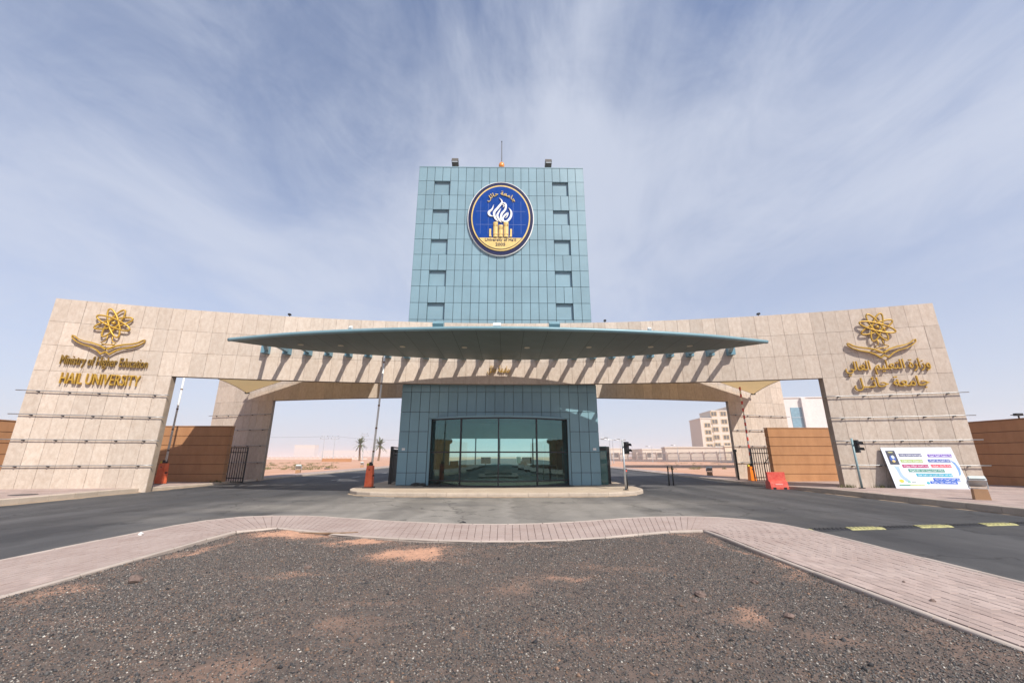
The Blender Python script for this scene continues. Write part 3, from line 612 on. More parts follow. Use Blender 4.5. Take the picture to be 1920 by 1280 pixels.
# ------------------------------------------------------------------ lettering helpers
def text_islands(s, size, bold=0.0, res=3):
    """outline of a text as 2-D triangulated islands, nonzero winding, grouped by overlap in x"""
    cu = bpy.data.curves.new('lettering', 'FONT'); cu.body = s; cu.size = size; cu.resolution_u = res; cu.fill_mode = 'NONE'; cu.offset = bold
    ob = bpy.data.objects.new('lettering_tmp', cu); COL.objects.link(ob)
    dg = bpy.context.evaluated_depsgraph_get(); dg.update(); ev = ob.evaluated_get(dg); me = ev.to_mesh()
    V = [Vector((v.co.x, v.co.y)) for v in me.vertices]; E = [tuple(e.vertices) for e in me.edges]; ev.to_mesh_clear()
    bpy.data.objects.remove(ob); bpy.data.curves.remove(cu)
    if not V: return []
    par = list(range(len(V)))
    def find(a):
        while par[a] != a: par[a] = par[par[a]]; a = par[a]
        return a
    for a, b in E: par[find(a)] = find(b)
    comp = {}
    for i in range(len(V)): comp.setdefault(find(i), []).append(i)
    groups = []
    for ids in sorted(comp.values(), key=lambda q: min(V[i].x for i in q)):
        lo, hi = min(V[i].x for i in ids), max(V[i].x for i in ids)
        if groups and lo < groups[-1][1] - 0.12 * min(hi - lo, size): groups[-1][1] = max(groups[-1][1], hi); groups[-1][2] += ids
        else: groups.append([lo, hi, list(ids)])
    res_ = []
    for lo, hi, ids in groups:
        idx = {i: k for k, i in enumerate(ids)}; vv = [V[i] for i in ids]; ee = [(idx[a], idx[b]) for a, b in E if a in idx and b in idx]
        ov, oe, of, _, _, _ = geometry.delaunay_2d_cdt(vv, ee, [], 0, 1e-6)
        A = np.array([vv[a] for a, b in ee]); B = np.array([vv[b] for a, b in ee]); keep = []
        for f in of:
            cx = sum(ov[i].x for i in f) / 3; cy = sum(ov[i].y for i in f) / 3
            up = (A[:, 1] <= cy) & (B[:, 1] > cy); dn = (A[:, 1] > cy) & (B[:, 1] <= cy)
            side = (B[:, 0] - A[:, 0]) * (cy - A[:, 1]) - (cx - A[:, 0]) * (B[:, 1] - A[:, 1])
            if int((up & (side > 0)).sum()) - int((dn & (side < 0)).sum()) != 0: keep.append(tuple(f))
        if keep: res_.append(([(p.x, p.y) for p in ov], keep))
    return res_
def solid(tri, depth, dx=0, dz=0, warp=None, sx=1.0):
    """extrude triangles drawn in x,z towards -Y"""
    P, T = tri; mb = MB(); n = len(P)
    Q = [((x * sx + dx), (y + dz)) for x, y in P]
    if warp: Q = [warp(*q) for q in Q]
    mb.v = [(x, -depth, z) for x, z in Q] + [(x, 0, z) for x, z in Q]
    ec = {}
    for t in T:
        a, b, c = t
        if (Q[b][0] - Q[a][0]) * (Q[c][1] - Q[a][1]) - (Q[b][1] - Q[a][1]) * (Q[c][0] - Q[a][0]) < 0: a, b, c = a, c, b
        mb.f.append((a, b, c)); mb.f.append((a + n, c + n, b + n))
        for e in ((a, b), (b, c), (c, a)): ec[e] = ec.get(e, 0) + 1
    for (a, b) in list(ec):
        if (b, a) not in ec: mb.f.append((b, a, a + n, b + n))
    return mb
def lettering(parent, s, width, height, x0, z0, depth, m, bold=0.0, part='letter', warp=None):
    isl = text_islands(s, 1.0, bold)
    xs = [p[0] for P, T in isl for t in T for p in [P[i] for i in t]]; zs = [p[1] for P, T in isl for t in T for p in [P[i] for i in t]]
    kx = width / (max(xs) - min(xs)); kz = height / (max(zs) - min(zs)); mx_, mz_ = min(xs), min(zs)
    for P, T in isl:
        Q = [((x - mx_) * kx + x0, (y - mz_) * kz + z0) for x, y in P]
        solid((Q, T), depth, warp=warp).build(part, m, parent)
AR_MIN = '\uFEF2\uFEDF\uFE8E\uFECC\uFEDF\uFE8D \uFEE2\uFEF4\uFEE0\uFECC\uFE98\uFEDF\uFE8D \uFE93\uFEAD\uFE8D\uFEAF\uFEED'
AR_HAIL = '\uFEDE\u0640\u0640\uFE8B\uFE8E\uFEA3 \uFE94\uFECC\uFEE3\uFE8E\uFE9F'
def on_wall(x, z, off=0.0):
    a = math.atan(-2 * x * AK); return (x + off * math.sin(a), yfront(x) - off * math.cos(a), z), a
# left sign
(loc, a) = on_wall(-18.9, 5.25, 0.05)
sg = empty('lettering_sign', loc, a, 'gold English letters of two lines on the left pylon under the emblem', 'lettering')
for _ in (0,):
    lettering(sg, 'Ministry of Higher Education', 3.35, 0.58, -1.65, 0.38, 0.09, M_golddk, 0.012)
    lettering(sg, 'HAIL UNIVERSITY', 3.0, 0.52, -1.45, -0.38, 0.10, M_gold, 0.022)
(loc, a) = on_wall(18.95, 5.25, 0.05)
sg = empty('lettering_sign', loc, a, 'gold Arabic letters of two lines on the right pylon under the emblem', 'lettering')
lettering(sg, AR_MIN, 3.45, 0.74, -1.77, 0.22, 0.09, M_gold, 0.016)
lettering(sg, AR_HAIL, 3.0, 0.66, -1.55, -0.52, 0.10, M_gold, 0.02)
(loc, a) = on_wall(-0.14, 5.95, 0.05)
sg = empty('lettering_sign', loc, a, 'small gold Arabic lettering in the middle of the beam under the canopy', 'lettering')
lettering(sg, AR_HAIL.replace('\u0640', ''), 1.25, 0.5, -0.62, 0.02, 0.07, M_gold, 0.012)

def emblem(x, z, lab, flip):
    (loc, a) = on_wall(x, z, 0.10); e = empty('wall_emblem', loc, a, lab, 'emblem', None)
    fz = 1.02                                                     # flower centre above the origin
    for k in range(4):
        t0 = R(22.5 + 45 * k); pts = []
        for j in range(33):
            t = 2 * math.pi * j / 32; u, v = 0.76 * math.cos(t), 0.20 * math.sin(t)
            pts.append((u * math.cos(t0) - v * math.sin(t0) , -0.02 - 0.012 * k, fz + u * math.sin(t0) + v * math.cos(t0)))
        MB().tube(pts, 0.042, 6, False).build('orbit_ring', M_gold, e, True)
    s = MB()
    for i in range(7):
        ph = math.pi * i / 6
        for j in range(10): th = 2 * math.pi * j / 10; s.v.append((0.09 * math.sin(ph) * math.cos(th), -0.04 + 0.09 * math.sin(ph) * math.sin(th), fz + 0.09 * math.cos(ph)))
    for i in range(6):
        for j in range(10): s.f.append((i * 10 + j, i * 10 + (j + 1) % 10, (i + 1) * 10 + (j + 1) % 10, (i + 1) * 10 + j))
    s.build('nucleus', M_gold, e, True)
    for sx in (-1, 1):
        MB().tube([(sx * 0.10, -0.02, 0.42), (sx * 0.10, -0.02, 0.20), (sx * 0.15, -0.02, 0.10), (sx * 0.30, -0.02, 0.03), (sx * 0.24, -0.02, -0.03), (sx * 0.08, -0.02, -0.06), (0, -0.02, -0.06)], 0.028, 6).build('stem', M_gold, e, True)
        up = [(0.02, -0.30), (0.30, -0.12), (0.62, -0.02), (0.95, 0.04), (1.18, 0.13), (1.34, 0.26), (1.42, 0.28)]
        dn = [(1.42, 0.28), (1.40, 0.16), (1.22, 0.00), (0.95, -0.13), (0.62, -0.22), (0.38, -0.34), (0.16, -0.54), (-0.02, -0.40)]
        for ln, w in ((up, 0.075), (dn, 0.062)):
            n = len(ln); mb = MB()
            L_ = []; R_ = []
            for i, (u, v) in enumerate(ln):
                p = Vector(ln[max(i - 1, 0)]); q = Vector(ln[min(i + 1, n - 1)]); d = (q - p).normalized(); nn = Vector((-d.y, d.x)) * w / 2 * (1 - 0.45 * (u / 1.42 if u > 0 else 0))
                L_.append((sx * (u + nn.x), v + nn.y)); R_.append((sx * (u - nn.x), v - nn.y))
            pl = L_ + R_[::-1]
            for i in range(n - 1):
                k0 = len(mb.v); q4 = [L_[i], L_[i + 1], R_[i + 1], R_[i]]
                for y in (-0.08, 0.02): mb.v += [(p[0], y, p[1]) for p in q4]
                mb.f += [(k0, k0 + 1, k0 + 2, k0 + 3), (k0 + 7, k0 + 6, k0 + 5, k0 + 4), (k0, k0 + 4, k0 + 5, k0 + 1), (k0 + 2, k0 + 6, k0 + 7, k0 + 3)]
            mb.build('book_page', M_gold, e)
emblem(-18.95, 6.88, 'gold atom-and-open-book emblem on the left pylon above English letters', 1)
emblem(18.9, 6.86, 'gold atom-and-open-book emblem on the right pylon above Arabic letters', -1)

# ------------------------------------------------------------------ seal on the tower
def ell(a, b, n=64, cx=0, cz=0): return [(cx + a * math.cos(2 * math.pi * i / n), cz + b * math.sin(2 * math.pi * i / n)) for i in range(n)]
seal = empty('university_seal', (-0.12, TY - 0.02, 16.42), 0, 'oval blue and gold university seal with white flame and castle on the tower', 'seal')
SA, SB = 2.14, 2.70
def disc(name, a, b, y0, y1, m): return MB().prism_xz(ell(a, b), y0, y1).build(name, m, seal)
disc('white_rim', SA, SB, -0.10, 0.0, M_white); disc('navy_ring', SA * 0.974, SB * 0.977, -0.14, -0.102, M_navy)
disc('gold_ring', SA * 0.885, SB * 0.885, -0.18, -0.142, M_sealgold); disc('blue_field', SA * 0.845, SB * 0.845, -0.20, -0.182, M_blue)
lowp = [(x, z) for x, z in ell(SA * 0.84, SB * 0.84, 96) if z < -1.42]; lowp.sort(key=lambda p: math.atan2(p[1], p[0]))
MB().prism_xz([(x, z) for x, z in lowp], -0.225, -0.202).build('gold_base', M_sealgold, seal)
for z in (0.42, -0.54): block('field_joint', mat('seal_joint', (0.10, 0.16, 0.40), 0.5), seal, (0, -0.202, z), (SA * 1.5, 0.005, 0.02))
for x in (-1.3, -0.8, 0.8, 1.3): block('field_joint', MATS['seal_joint'], seal, (x, -0.202, 0.0), (0.016, 0.005, 2.4))
for x, w, h in ((-0.33, 0.30, 1.06), (0.0, 0.29, 0.85), (0.34, 0.32, 1.06)):
    c = MB(); n = 10; pts = [(x + w / 2 * math.cos(math.pi + math.pi * i / n), -0.20 + 0.10 * math.sin(math.pi + math.pi * i / n)) for i in range(n + 1)]
    c.prism(pts, -1.45, -1.45 + h); tw = c.build('castle_tower', M_sealgold, seal)
    for zz in (-1.28, -1.45 + h - 0.28, -1.45 + h - 0.18): block('tower_band', mat('seal_band', (0.42, 0.28, 0.08), 0.6), tw, (x, -0.255, zz), (w * 0.86, 0.10, 0.03))
for s in (-1, 1):
    MB().prism_xz([(s * 0.56, -1.43), (s * 0.72, -1.43), (s * 0.72, -0.88), (s * 0.60, -0.88), (s * 0.60, -1.3)][::s], -0.26, -0.20).build('castle_wall', M_sealgold, seal)
def blade(pts, ws):
    mb = MB(); P = catmull(pts, 8); Wd = catmull([(w, 0) for w in ws], 8)[:, 0]; n = len(P); Lf = []; Rt = []
    for i in range(n):
        d = P[min(i + 1, n - 1)] - P[max(i - 1, 0)]; d = d / (np.linalg.norm(d) + 1e-9); nn = np.array([-d[1], d[0]]) * Wd[i] * 0.37; Lf.append(P[i] + nn); Rt.append(P[i] - nn)
    for i in range(n - 1):
        k0 = len(mb.v); q4 = [Lf[i], Lf[i + 1], Rt[i + 1], Rt[i]]
        for y in (-0.27, -0.20): mb.v += [(p[0], y, p[1]) for p in q4]
        mb.f += [(k0 + 3, k0 + 2, k0 + 1, k0), (k0 + 4, k0 + 5, k0 + 6, k0 + 7), (k0 + 1, k0 + 5, k0 + 4, k0), (k0 + 3, k0 + 7, k0 + 6, k0 + 2)]
    mb.build('flame_tongue', M_white, seal)
blade([(-0.10, 1.38), (0.08, 1.10), (-0.15, 0.70), (-0.42, 0.30), (-0.35, -0.10), (-0.15, -0.36)], [0.01, 0.14, 0.20, 0.20, 0.17, 0.04])
blade([(-0.46, 0.88), (-0.56, 0.55), (-0.76, 0.32), (-0.70, 0.10), (-0.48, 0.02)], [0.01, 0.13, 0.21, 0.16, 0.02])
blade([(0.02, 0.62), (-0.12, 0.35), (-0.22, 0.06), (-0.06, -0.28), (0.05, -0.42)], [0.01, 0.12, 0.18, 0.13, 0.02])
blade([(0.06, 0.92), (0.20, 1.02), (0.33, 0.86), (0.28, 0.52), (0.06, 0.20), (0.02, -0.14), (0.14, -0.36)], [0.02, 0.10, 0.15, 0.17, 0.19, 0.17, 0.05])
blade([(0.10, 0.90), (0.22, 0.80), (0.13, 0.68)], [0.05, 0.08, 0.02])
blade([(0.50, 0.66), (0.66, 0.40), (0.66, 0.05), (0.46, -0.28), (0.22, -0.34), (0.14, -0.12), (0.30, 0.14), (0.46, 0.26), (0.40, 0.02), (0.28, -0.12)], [0.01, 0.14, 0.18, 0.18, 0.14, 0.14, 0.16, 0.12, 0.09, 0.01])
def arcwarp(rx, rz):
    def f(x, z): t = x / rx; k = (rz + z) / rz; return (math.sin(t) * rx * k, math.cos(t) * rz * k)
    return f
hold = empty('seal_lettering', (0, -0.20, 0), 0); hold.parent = seal
lettering(hold, AR_HAIL.replace('\u0640', ''), 2.05, 0.42, -1.0, -0.22, 0.06, M_sealgold, 0.012, warp=arcwarp(1.25, 1.72))
hold = empty('seal_lettering', (0, -0.225, 0), 0); hold.parent = seal
lettering(hold, 'University of Ha\u2019il', 1.95, 0.27, -0.98, -1.80, 0.02, M_navy, 0.0)
lettering(hold, '2005', 0.62, 0.20, -0.32, -2.06, 0.02, M_navy, 0.015)

# ------------------------------------------------------------------ tower-top fittings
def flood_head(parent, m, w, h, d, tilt, loc):
    mb = MB(); mt = Matrix.Rotation(tilt, 4, 'X'); 
    mb.box(loc, (w, d, h), 0, mt); b = mb.build('lamp_housing', m, parent)
    return b
def roof_flood(x, label):
    e = empty('roof_floodlight', (x, TY + 0.35, 20.38), 0, label, 'floodlight', None)
    MB().tube([(0, 0, 0), (0, 0, 0.35)], 0.03, 6).build('stem', M_black, e)
    MB().box((0, -0.15, 0.47), (0.44, 0.5, 0.30), 0, Matrix.Rotation(R(-25), 3, 'X').to_4x4()).build('lamp_housing', mat('lamp_grey', (0.10, 0.09, 0.075), 0.5), e)
    MB().box((0, -0.40, 0.40), (0.38, 0.03, 0.22), 0, Matrix.Rotation(R(-25), 3, 'X').to_4x4()).build('lens', M_galv, e)
roof_flood(-3.25, 'dark floodlight on the tower roof left of the antenna'); roof_flood(3.08, 'dark floodlight on the tower roof right of the antenna')
e = empty('antenna_mast', (-0.1, TY + 0.4, 20.38), 0, 'thin mast with orange beacon at its foot on the tower roof', 'mast')
MB().tube([(0, 0, 0), (0, 0, 0.12)], 0.2, 12).build('foot', M_galv, e)
MB().tube([(0, -0.2, 0.08), (0, -0.2, 0.2), (0, -0.2, 0.34), (0, -0.2, 0.46), (0, -0.2, 0.5)], [0.16, 0.19, 0.19, 0.15, 0.05], 12).build('beacon', mat('beacon_orange', (0.72, 0.26, 0.05), 0.3), e, True)
MB().tube([(0, 0, 0.1), (0, 0, 1.0), (0, 0, 2.35)], [0.045, 0.04, 0.032], 6).build('pole', mat('mast_grey', (0.16, 0.17, 0.19), 0.5), e)
MB().tube([(0, 0, 2.35), (0, 0, 2.46)], 0.035, 6).build('tip', M_black, e)

# ------------------------------------------------------------------ canopy
CZ = 6.65
can = empty('canopy', (0, 0, 0), 0, 'long leaf-shaped teal metal canopy with dark soffit held off the gate beam', 'canopy')
cf = catmull([(-12.25, 17.9), (-9.0, 16.98), (-5.5, 16.38), (-2.2, 16.08), (0, 16.02), (2.2, 16.08), (5.5, 16.38), (9.0, 16.98), (12.25, 17.9)], 12)
crr = catmull([(-12.25, 17.9), (-11.3, 18.62), (-10.3, 19.2), (-8.7, 19.88), (-6.1, 20.6), (-3.1, 21.22), (0, 21.45), (3.1, 21.22), (6.1, 20.6), (8.7, 19.88), (10.3, 19.2), (11.3, 18.62), (12.25, 17.9)], 12)
yF = lambda x: float(np.interp(x, cf[:, 0], cf[:, 1])); yR = lambda x: float(np.interp(x, crr[:, 0], crr[:, 1]))
def canz(x, y): 
    f, r = yF(x), yR(x); w = max(r - f, 1e-4); u = (y - f) / w; return CZ + 0.10 + 0.34 * (4 * u * (1 - u)) ** 0.6 * min(1, w / 4.0)
xs = np.concatenate([np.linspace(-12.22, -10, 10), np.linspace(-9.5, 9.5, 39), np.linspace(10, 12.22, 10)])
top = MB(); nu = 8; v = []
for x in xs:
    f, r = yF(x), yR(x)
    for u in range(nu + 1): y = f + (r - f) * u / nu; top.v.append((x, y, canz(x, y) if 0 < u < nu else CZ + 0.10))
for i in range(len(xs) - 1):
    for u in range(nu): a = i * (nu + 1) + u; top.f.append((a, a + nu + 1, a + nu + 2, a + 1))
top.build('deck', M_canopy, can, True)
edges_ = np.linspace(-12.0, 12.0, 25)
for a, b in zip(edges_, edges_[1:]):
    s = MB(); xx = np.linspace(a + 0.008, b - 0.008, 4)
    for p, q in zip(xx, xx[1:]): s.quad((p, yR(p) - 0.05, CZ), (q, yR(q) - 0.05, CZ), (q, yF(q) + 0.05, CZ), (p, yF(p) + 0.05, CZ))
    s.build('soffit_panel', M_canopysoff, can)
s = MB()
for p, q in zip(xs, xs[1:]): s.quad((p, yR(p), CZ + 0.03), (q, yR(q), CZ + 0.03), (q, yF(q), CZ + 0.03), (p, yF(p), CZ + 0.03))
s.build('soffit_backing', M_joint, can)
MB().tube([(x, y - 0.01, CZ + 0.055) for x, y in cf], 0.085, 10).build('front_rim', M_canopy, can, True)
MB().tube([(x, y, CZ + 0.05) for x, y in crr], 0.05, 8).build('rear_rim', M_canopysoff, can, True)
def bar(mb, p, q, w, h):
    p, q = Vector(p), Vector(q); d = (q - p).normalized(); sd = d.cross(Vector((0, 0, 1))).normalized() * w / 2; up = sd.cross(d).normalized() * h / 2; n = len(mb.v)
    for c in (p, q): mb.v += [tuple(c - sd - up), tuple(c + sd - up), tuple(c + sd + up), tuple(c - sd + up)]
    for f in ((0, 3, 2, 1), (4, 5, 6, 7), (0, 1, 5, 4), (1, 2, 6, 5), (2, 3, 7, 6), (3, 0, 4, 7)): mb.f.append(tuple(n + k for k in f))
    return mb
for i in range(-12, 13):
    x = i * 1.02 - 0.05; yw = yfront(x); xe = max(-11.0, min(11.0, x * 0.955)); yr = yR(xe) - 0.35
    br = bar(MB(), (xe, yr, CZ + 0.16), (x, yw - 0.05, CZ + 0.34), 0.17, 0.17).build('bracket_arm', M_bracket, can)
    MB().box2((x - 0.15, yw - 0.34, CZ + 0.15), (x + 0.15, yw + 0.02, CZ + 0.56)).build('wall_plate', M_bracket, br)
for x, y in ((-9.3, 18.45), (-7.5, 18.6), (-4.65, 18.75), (-1.73, 18.85), (1.26, 18.85), (4.2, 18.72), (7.12, 18.62), (8.9, 18.42)):
    MB().tube([(x, y, CZ + 0.02), (x, y, CZ - 0.02)], 0.13, 14).build('downlight', mat('downlight_trim', (0.5, 0.47, 0.36), 0.5), can)
def canopy_flood(x, y, w, label, m=None):
    z = canz(x, y) - 0.03; e = empty('canopy_floodlight', (x, y, z), 0, label, 'floodlight'); e.scale = (1, 1, 1) if w > 0.3 else (1, 0.5, 0.5)
    MB().box((0, 0, 0.04), (w * 0.7, 0.06, 0.09)).build('bracket', M_galv, e)
    MB().box((0, 0.02, 0.20), (w, 0.34, 0.20), 0, Matrix.Rotation(R(35), 3, 'X').to_4x4()).build('lamp_housing', m or M_canopy, e)
    MB().box((0, 0.1, 0.335), (w * 0.82, 0.22, 0.02), 0, Matrix.Rotation(R(35), 3, 'X').to_4x4()).build('lens', M_galv, e)
canopy_flood(-2.68, 16.85, 0.46, 'teal floodlight on the canopy edge below the left column of tower recesses')
canopy_flood(2.35, 16.85, 0.46, 'teal floodlight on the canopy edge below the right column of tower recesses')
canopy_flood(-0.15, 17.2, 0.34, 'small white lamp on the middle of the canopy edge', M_white)
canopy_flood(-6.5, 17.0, 0.13, 'small lamp on the canopy edge towards its left tip', M_white)
canopy_flood(6.55, 17.0, 0.13, 'small lamp on the canopy edge towards its right tip', M_white)
def top_spot(x, label):
    e = empty('wall_top_lamp', (x, yfront(x) + 0.2, TOPZ), 0, label, 'lamp')
    MB().tube([(0, 0, 0), (0, 0, 0.12)], 0.02, 6).build('stem', M_black, e); MB().box((0, -0.02, 0.16), (0.12, 0.16, 0.09)).build('lamp_housing', M_black, e)
top_spot(-11.6, 'tiny black lamp on top of the front wall left of the tower'); top_spot(5.9, 'tiny black lamp on top of the front wall just right of the tower'); top_spot(14.0, 'tiny black lamp on top of the front wall far right of the tower')

# ------------------------------------------------------------------ shade sails between the two walls
def sail(s, label):
    A = Vector((s * 18.35, yrear(18.35) - 0.35, 6.02)); B = Vector((s * 17.4, yfront(17.4) + TH + 0.1, 6.3)); C_ = Vector((s * 7.0, yfront(7) + TH + 0.1, 6.3)); D = Vector((s * 7.6, yrear(7.6) - 0.1, 8.95))
    e = empty('shade_sail', tuple(A), 0, label, 'shade sail'); n = 16; mb = MB()
    def pt(u, v):
        cu = 0.045 * math.sin(math.pi * v); cv = 0.045 * math.sin(math.pi * u)          # scalloped edges
        u2 = cu + u * (1 - 2 * cu); v2 = cv + v * (1 - 2 * cv)
        return A * (1 - u2) * (1 - v2) + B * u2 * (1 - v2) + C_ * u2 * v2 + D * (1 - u2) * v2 - A
    for z in (0.0, -0.012):
        for i in range(n + 1):
            for j in range(n + 1): mb.v.append(tuple(pt(i / n, j / n) + Vector((0, 0, z))))
    k = (n + 1) ** 2
    for i in range(n):
        for j in range(n):
            a = i * (n + 1) + j; mb.f.append((a, a + 1, a + n + 2, a + n + 1)); mb.f.append((k + a, k + a + n + 1, k + a + n + 2, k + a + 1))
    cl = mb.build('sail_cloth', M_sail, e, True)
    for u0, v0, u1, v1 in ((0, 0, 1, 0), (1, 0, 1, 1), (1, 1, 0, 1), (0, 1, 0, 0)):
        MB().tube([tuple(pt(u0 + (u1 - u0) * i / n, v0 + (v1 - v0) * i / n)) for i in range(n + 1)], 0.022, 6).build('edge_cable', mat('edge_cable', (0.16, 0.12, 0.07), 0.7), e)
    for P_, q in ((Vector((0, 0, 0)), Vector((0, 0.35, 0.02))), (B - A, Vector((0, -0.12, 0.1))), (C_ - A, Vector((0, -0.12, 0))), (D - A, Vector((0, 0.12, 0)))):
        MB().tube([tuple(P_), tuple(P_ + q)], [0.05, 0.025], 6).build('tie_rod', M_black, e)
        MB().box(tuple(P_ + q * 0.1), (0.26, 0.12, 0.10)).build('corner_plate', M_black, e)
sail(-1, 'beige shade sail hanging between the walls over the left roadway'); sail(1, 'beige shade sail hanging between the walls over the right roadway')

# ------------------------------------------------------------------ brown walls
def brown_wall(x0, y0, x1, y1, h, th, label, zb=None):
    L_ = math.hypot(x1 - x0, y1 - y0); a = math.atan2(y1 - y0, x1 - x0); cx, cy = (x0 + x1) / 2, (y0 + y1) / 2
    zb = 0.08 if zb is None else zb
    e = empty('boundary_wall', (cx, cy, zb), a, label, 'wall')
    MB().box((0, 0, h / 2 - 0.03), (L_ - 0.06, th - 0.05, h - 0.06)).build('wall_core', M_browngap, e)
    MB().box((0, 0, h + 0.025), (L_ + 0.04, th + 0.05, 0.045)).build('wall_cap', mat('wall_cap', (0.40, 0.21, 0.10), 0.9, var=0.15, scale=3), e)
    n = 6; hh = h / n
    for i in range(n): block('wall_course', M_brown, e, (0, 0, hh * (i + 0.5)), (L_, th, hh - 0.03))
    return e
brown_wall(-20.9, 25.97, -16.6, 25.97, 3.32, 0.36, 'low brown wall half in shadow beside the left roadway behind the orange barrier')
brown_wall(16.6, 25.97, 23.5, 25.97, 3.25, 0.36, 'sunlit low brown wall beside the red plastic block at the right roadway')
brown_wall(24.9, -6, 24.9, 25.7, 3.2, 0.36, 'brown wall in its own shade running along the far right pavement', 0.15)
brown_wall(-24.8, -6, -24.8, 25.7, 3.2, 0.36, 'brown wall running along the far left pavement behind the left pylon', 0.15)

# ------------------------------------------------------------------ iron gates
def bars_gate(name, x0, x1, y, z0, h, label, nb, brace=None, along='x', cat='gate'):
    e = empty(name, (x0, y, z0), 0 if along == 'x' else R(90), label, cat); L_ = x1 - x0
    fr = MB()
    for x in (0, L_): block('stile', M_black, e, (x, 0, h / 2), (0.07, 0.06, h))
    for z in (0.05, 0.28, h - 0.32, h - 0.03): block('cross_bar', M_black, e, (L_ / 2, 0, z), (L_, 0.05, 0.05))
    for i in range(1, nb): block('bar', M_black, e, (L_ * i / nb, 0, h / 2), (0.03, 0.03, h - 0.06))
    if brace is not None:
        MB().tube([(brace, -0.08, 1.55), (brace + 0.42 * (1 if brace < L_ / 2 else -1), -0.10, 1.1), (brace + 0.42 * (1 if brace < L_ / 2 else -1), -0.10, 0.1)], 0.035, 6).build('latch_rod', M_black, e)
    return e
bars_gate('iron_gate', -17.9, -15.75, 26.45, 0.1, 2.1, 'black iron bar gate pulled out beside the left brown wall', 15, 1.1)
bars_gate('iron_gate', 15.72, 17.6, 26.45, 0.1, 2.05, 'black iron bar gate behind the red plastic block at the right brown wall', 13, 1.1)
bars_gate('wicket_gate', -21.75, -20.98, 25.97, 0.1, 3.0, 'narrow tall black grille between left pylon and brown wall', 5)
def stacked_gate(x, label, s):
    e = empty('folded_gate', (x, 24.3, 0.15), 0, label, 'gate')
    for y in (0.0, 1.9): block('stile', M_black, e, (0, y, 1.02), (0.16, 0.10, 2.04))
    for z in (0.1, 0.5, 1.65, 1.99): block('cross_bar', M_black, e, (0, 0.95, z), (0.10, 1.9, 0.08))
    for i in range(1, 16): block('bar', M_black, e, (random.uniform(-.03, .03), 1.9 * i / 16, 1.0), (0.05, 0.05, 1.8))
    block('cover_plate', M_blackp, e, (s * 0.02, 0.9, 0.85), (0.05, 1.7, 1.35))
stacked_gate(-6.25, 'black folded gate leaf against the left side of the gatehouse', 1)
stacked_gate(6.15, 'black folded gate leaf against the right side of the gatehouse', -1)
e = empty('glass_cabinet', (5.68, 23.55, 0.15), 0, 'narrow green glass cabinet door at the right side of the gatehouse', 'cabinet')
MB().box((0, 0.1, 1.02), (0.44, 0.2, 2.04)).build('frame', mat('cabinet_green', (0.03, 0.12, 0.11), 0.3), e)
for z in (0.35, 0.9, 1.55): MB().box((0, -0.01, z), (0.32, 0.02, 0.42)).build('pane', mat('cabinet_pane', (0.05, 0.16, 0.14), 0.1, spec=0.8), e)
MB().box((0, -0.015, 1.9), (0.40, 0.03, 0.16)).build('header', M_black, e)
for x, lab in ((-5.3, 'small white sticker on the left edge of the gatehouse cladding'), (5.12, 'small white sticker on the right edge of the gatehouse cladding')):
    setp(MB().box((x, BY0 - 0.008, 2.02), (0.17, 0.012, 0.12)).build('wall_sticker', M_white), lab, 'sticker')
e = empty('cable_heap', (-4.3, 22.7, 0.152), 0, 'heap of black cable lying at the gatehouse foot left of the glass', 'cable')
for k in range(5):
    pts = [(0.45 * math.cos(t * 0.9 + k) * (0.5 + 0.1 * k), 0.16 * math.sin(t * 1.3 + k * 2), 0.02 + 0.03 * k * abs(math.sin(t))) for t in np.linspace(0, 6, 26)]
    MB().tube(pts, 0.018, 5).build('cable_loop', M_cable, e)
MB().tube([(0.4, 0, 0.02), (0.1, 0.15, 0.03), (-0.6, 0.12, 0.02), (-1.2, 0.2, 0.02)], 0.015, 5).build('cable_tail', M_cable, e)

# ------------------------------------------------------------------ barriers
def barrier(x, y, z, label, armlen, lean, stripes, mcab, side, w=0.36, h=1.05, d=0.36, group=None):
    e = empty('barrier', (x, y, z), 0, label, 'barrier')
    t = 0.035; mb = MB(); n = len(mb.v)
    mb.v = [(-w / 2, -d / 2, 0.05), (w / 2, -d / 2, 0.05), (w / 2, d / 2, 0.05), (-w / 2, d / 2, 0.05), (-w / 2 + t, -d / 2 + t, h), (w / 2 - t, -d / 2 + t, h), (w / 2 - t, d / 2 - t, h), (-w / 2 + t, d / 2 - t, h)]
    mb.f = [(0, 3, 2, 1), (4, 5, 6, 7), (0, 1, 5, 4), (1, 2, 6, 5), (2, 3, 7, 6), (3, 0, 4, 7)]
    cab = mb.build('cabinet', mcab, e)
    MB().box((0, 0, 0.025), (w + 0.12, d + 0.12, 0.05)).build('base_plate', M_blackp, e)
    MB().box((side * (w / 2 + 0.01), 0, h * 0.55), (0.06, 0.12, 0.07)).build('lock', M_blackp, cab)
    MB().box((0, -d / 2 + t * 0.8 - 0.012, h * 0.82), (0.05, 0.012, 0.05)).build('badge', M_blackp, cab)
    MB().box((0.02, 0, h + 0.07), (0.14, 0.2, 0.2)).build('arm_clamp', M_blackp, e)
    MB().box((-0.12, 0, h + 0.05), (0.12, 0.12, 0.12)).build('signal_lamp', M_yellow, e)
    L0 = h + 0.1; f = lambda q: (0.07 + lean * q, -0.02, L0 + q)
    arm = MB().tube([f(0), f(armlen)], [0.055, 0.045], 8).build('arm', M_white, e, True)
    k = 0.55
    while k < armlen - 0.2:
        ln = 0.07 if stripes == 1 else 0.22
        MB().tube([f(k), f(k + ln)], 0.058, 8).build('stripe', mat('stripe_brown', (0.16, 0.07, 0.03), 0.6) if stripes == 1 else M_red, arm); k += 1.15 if stripes == 1 else 0.46
    return e
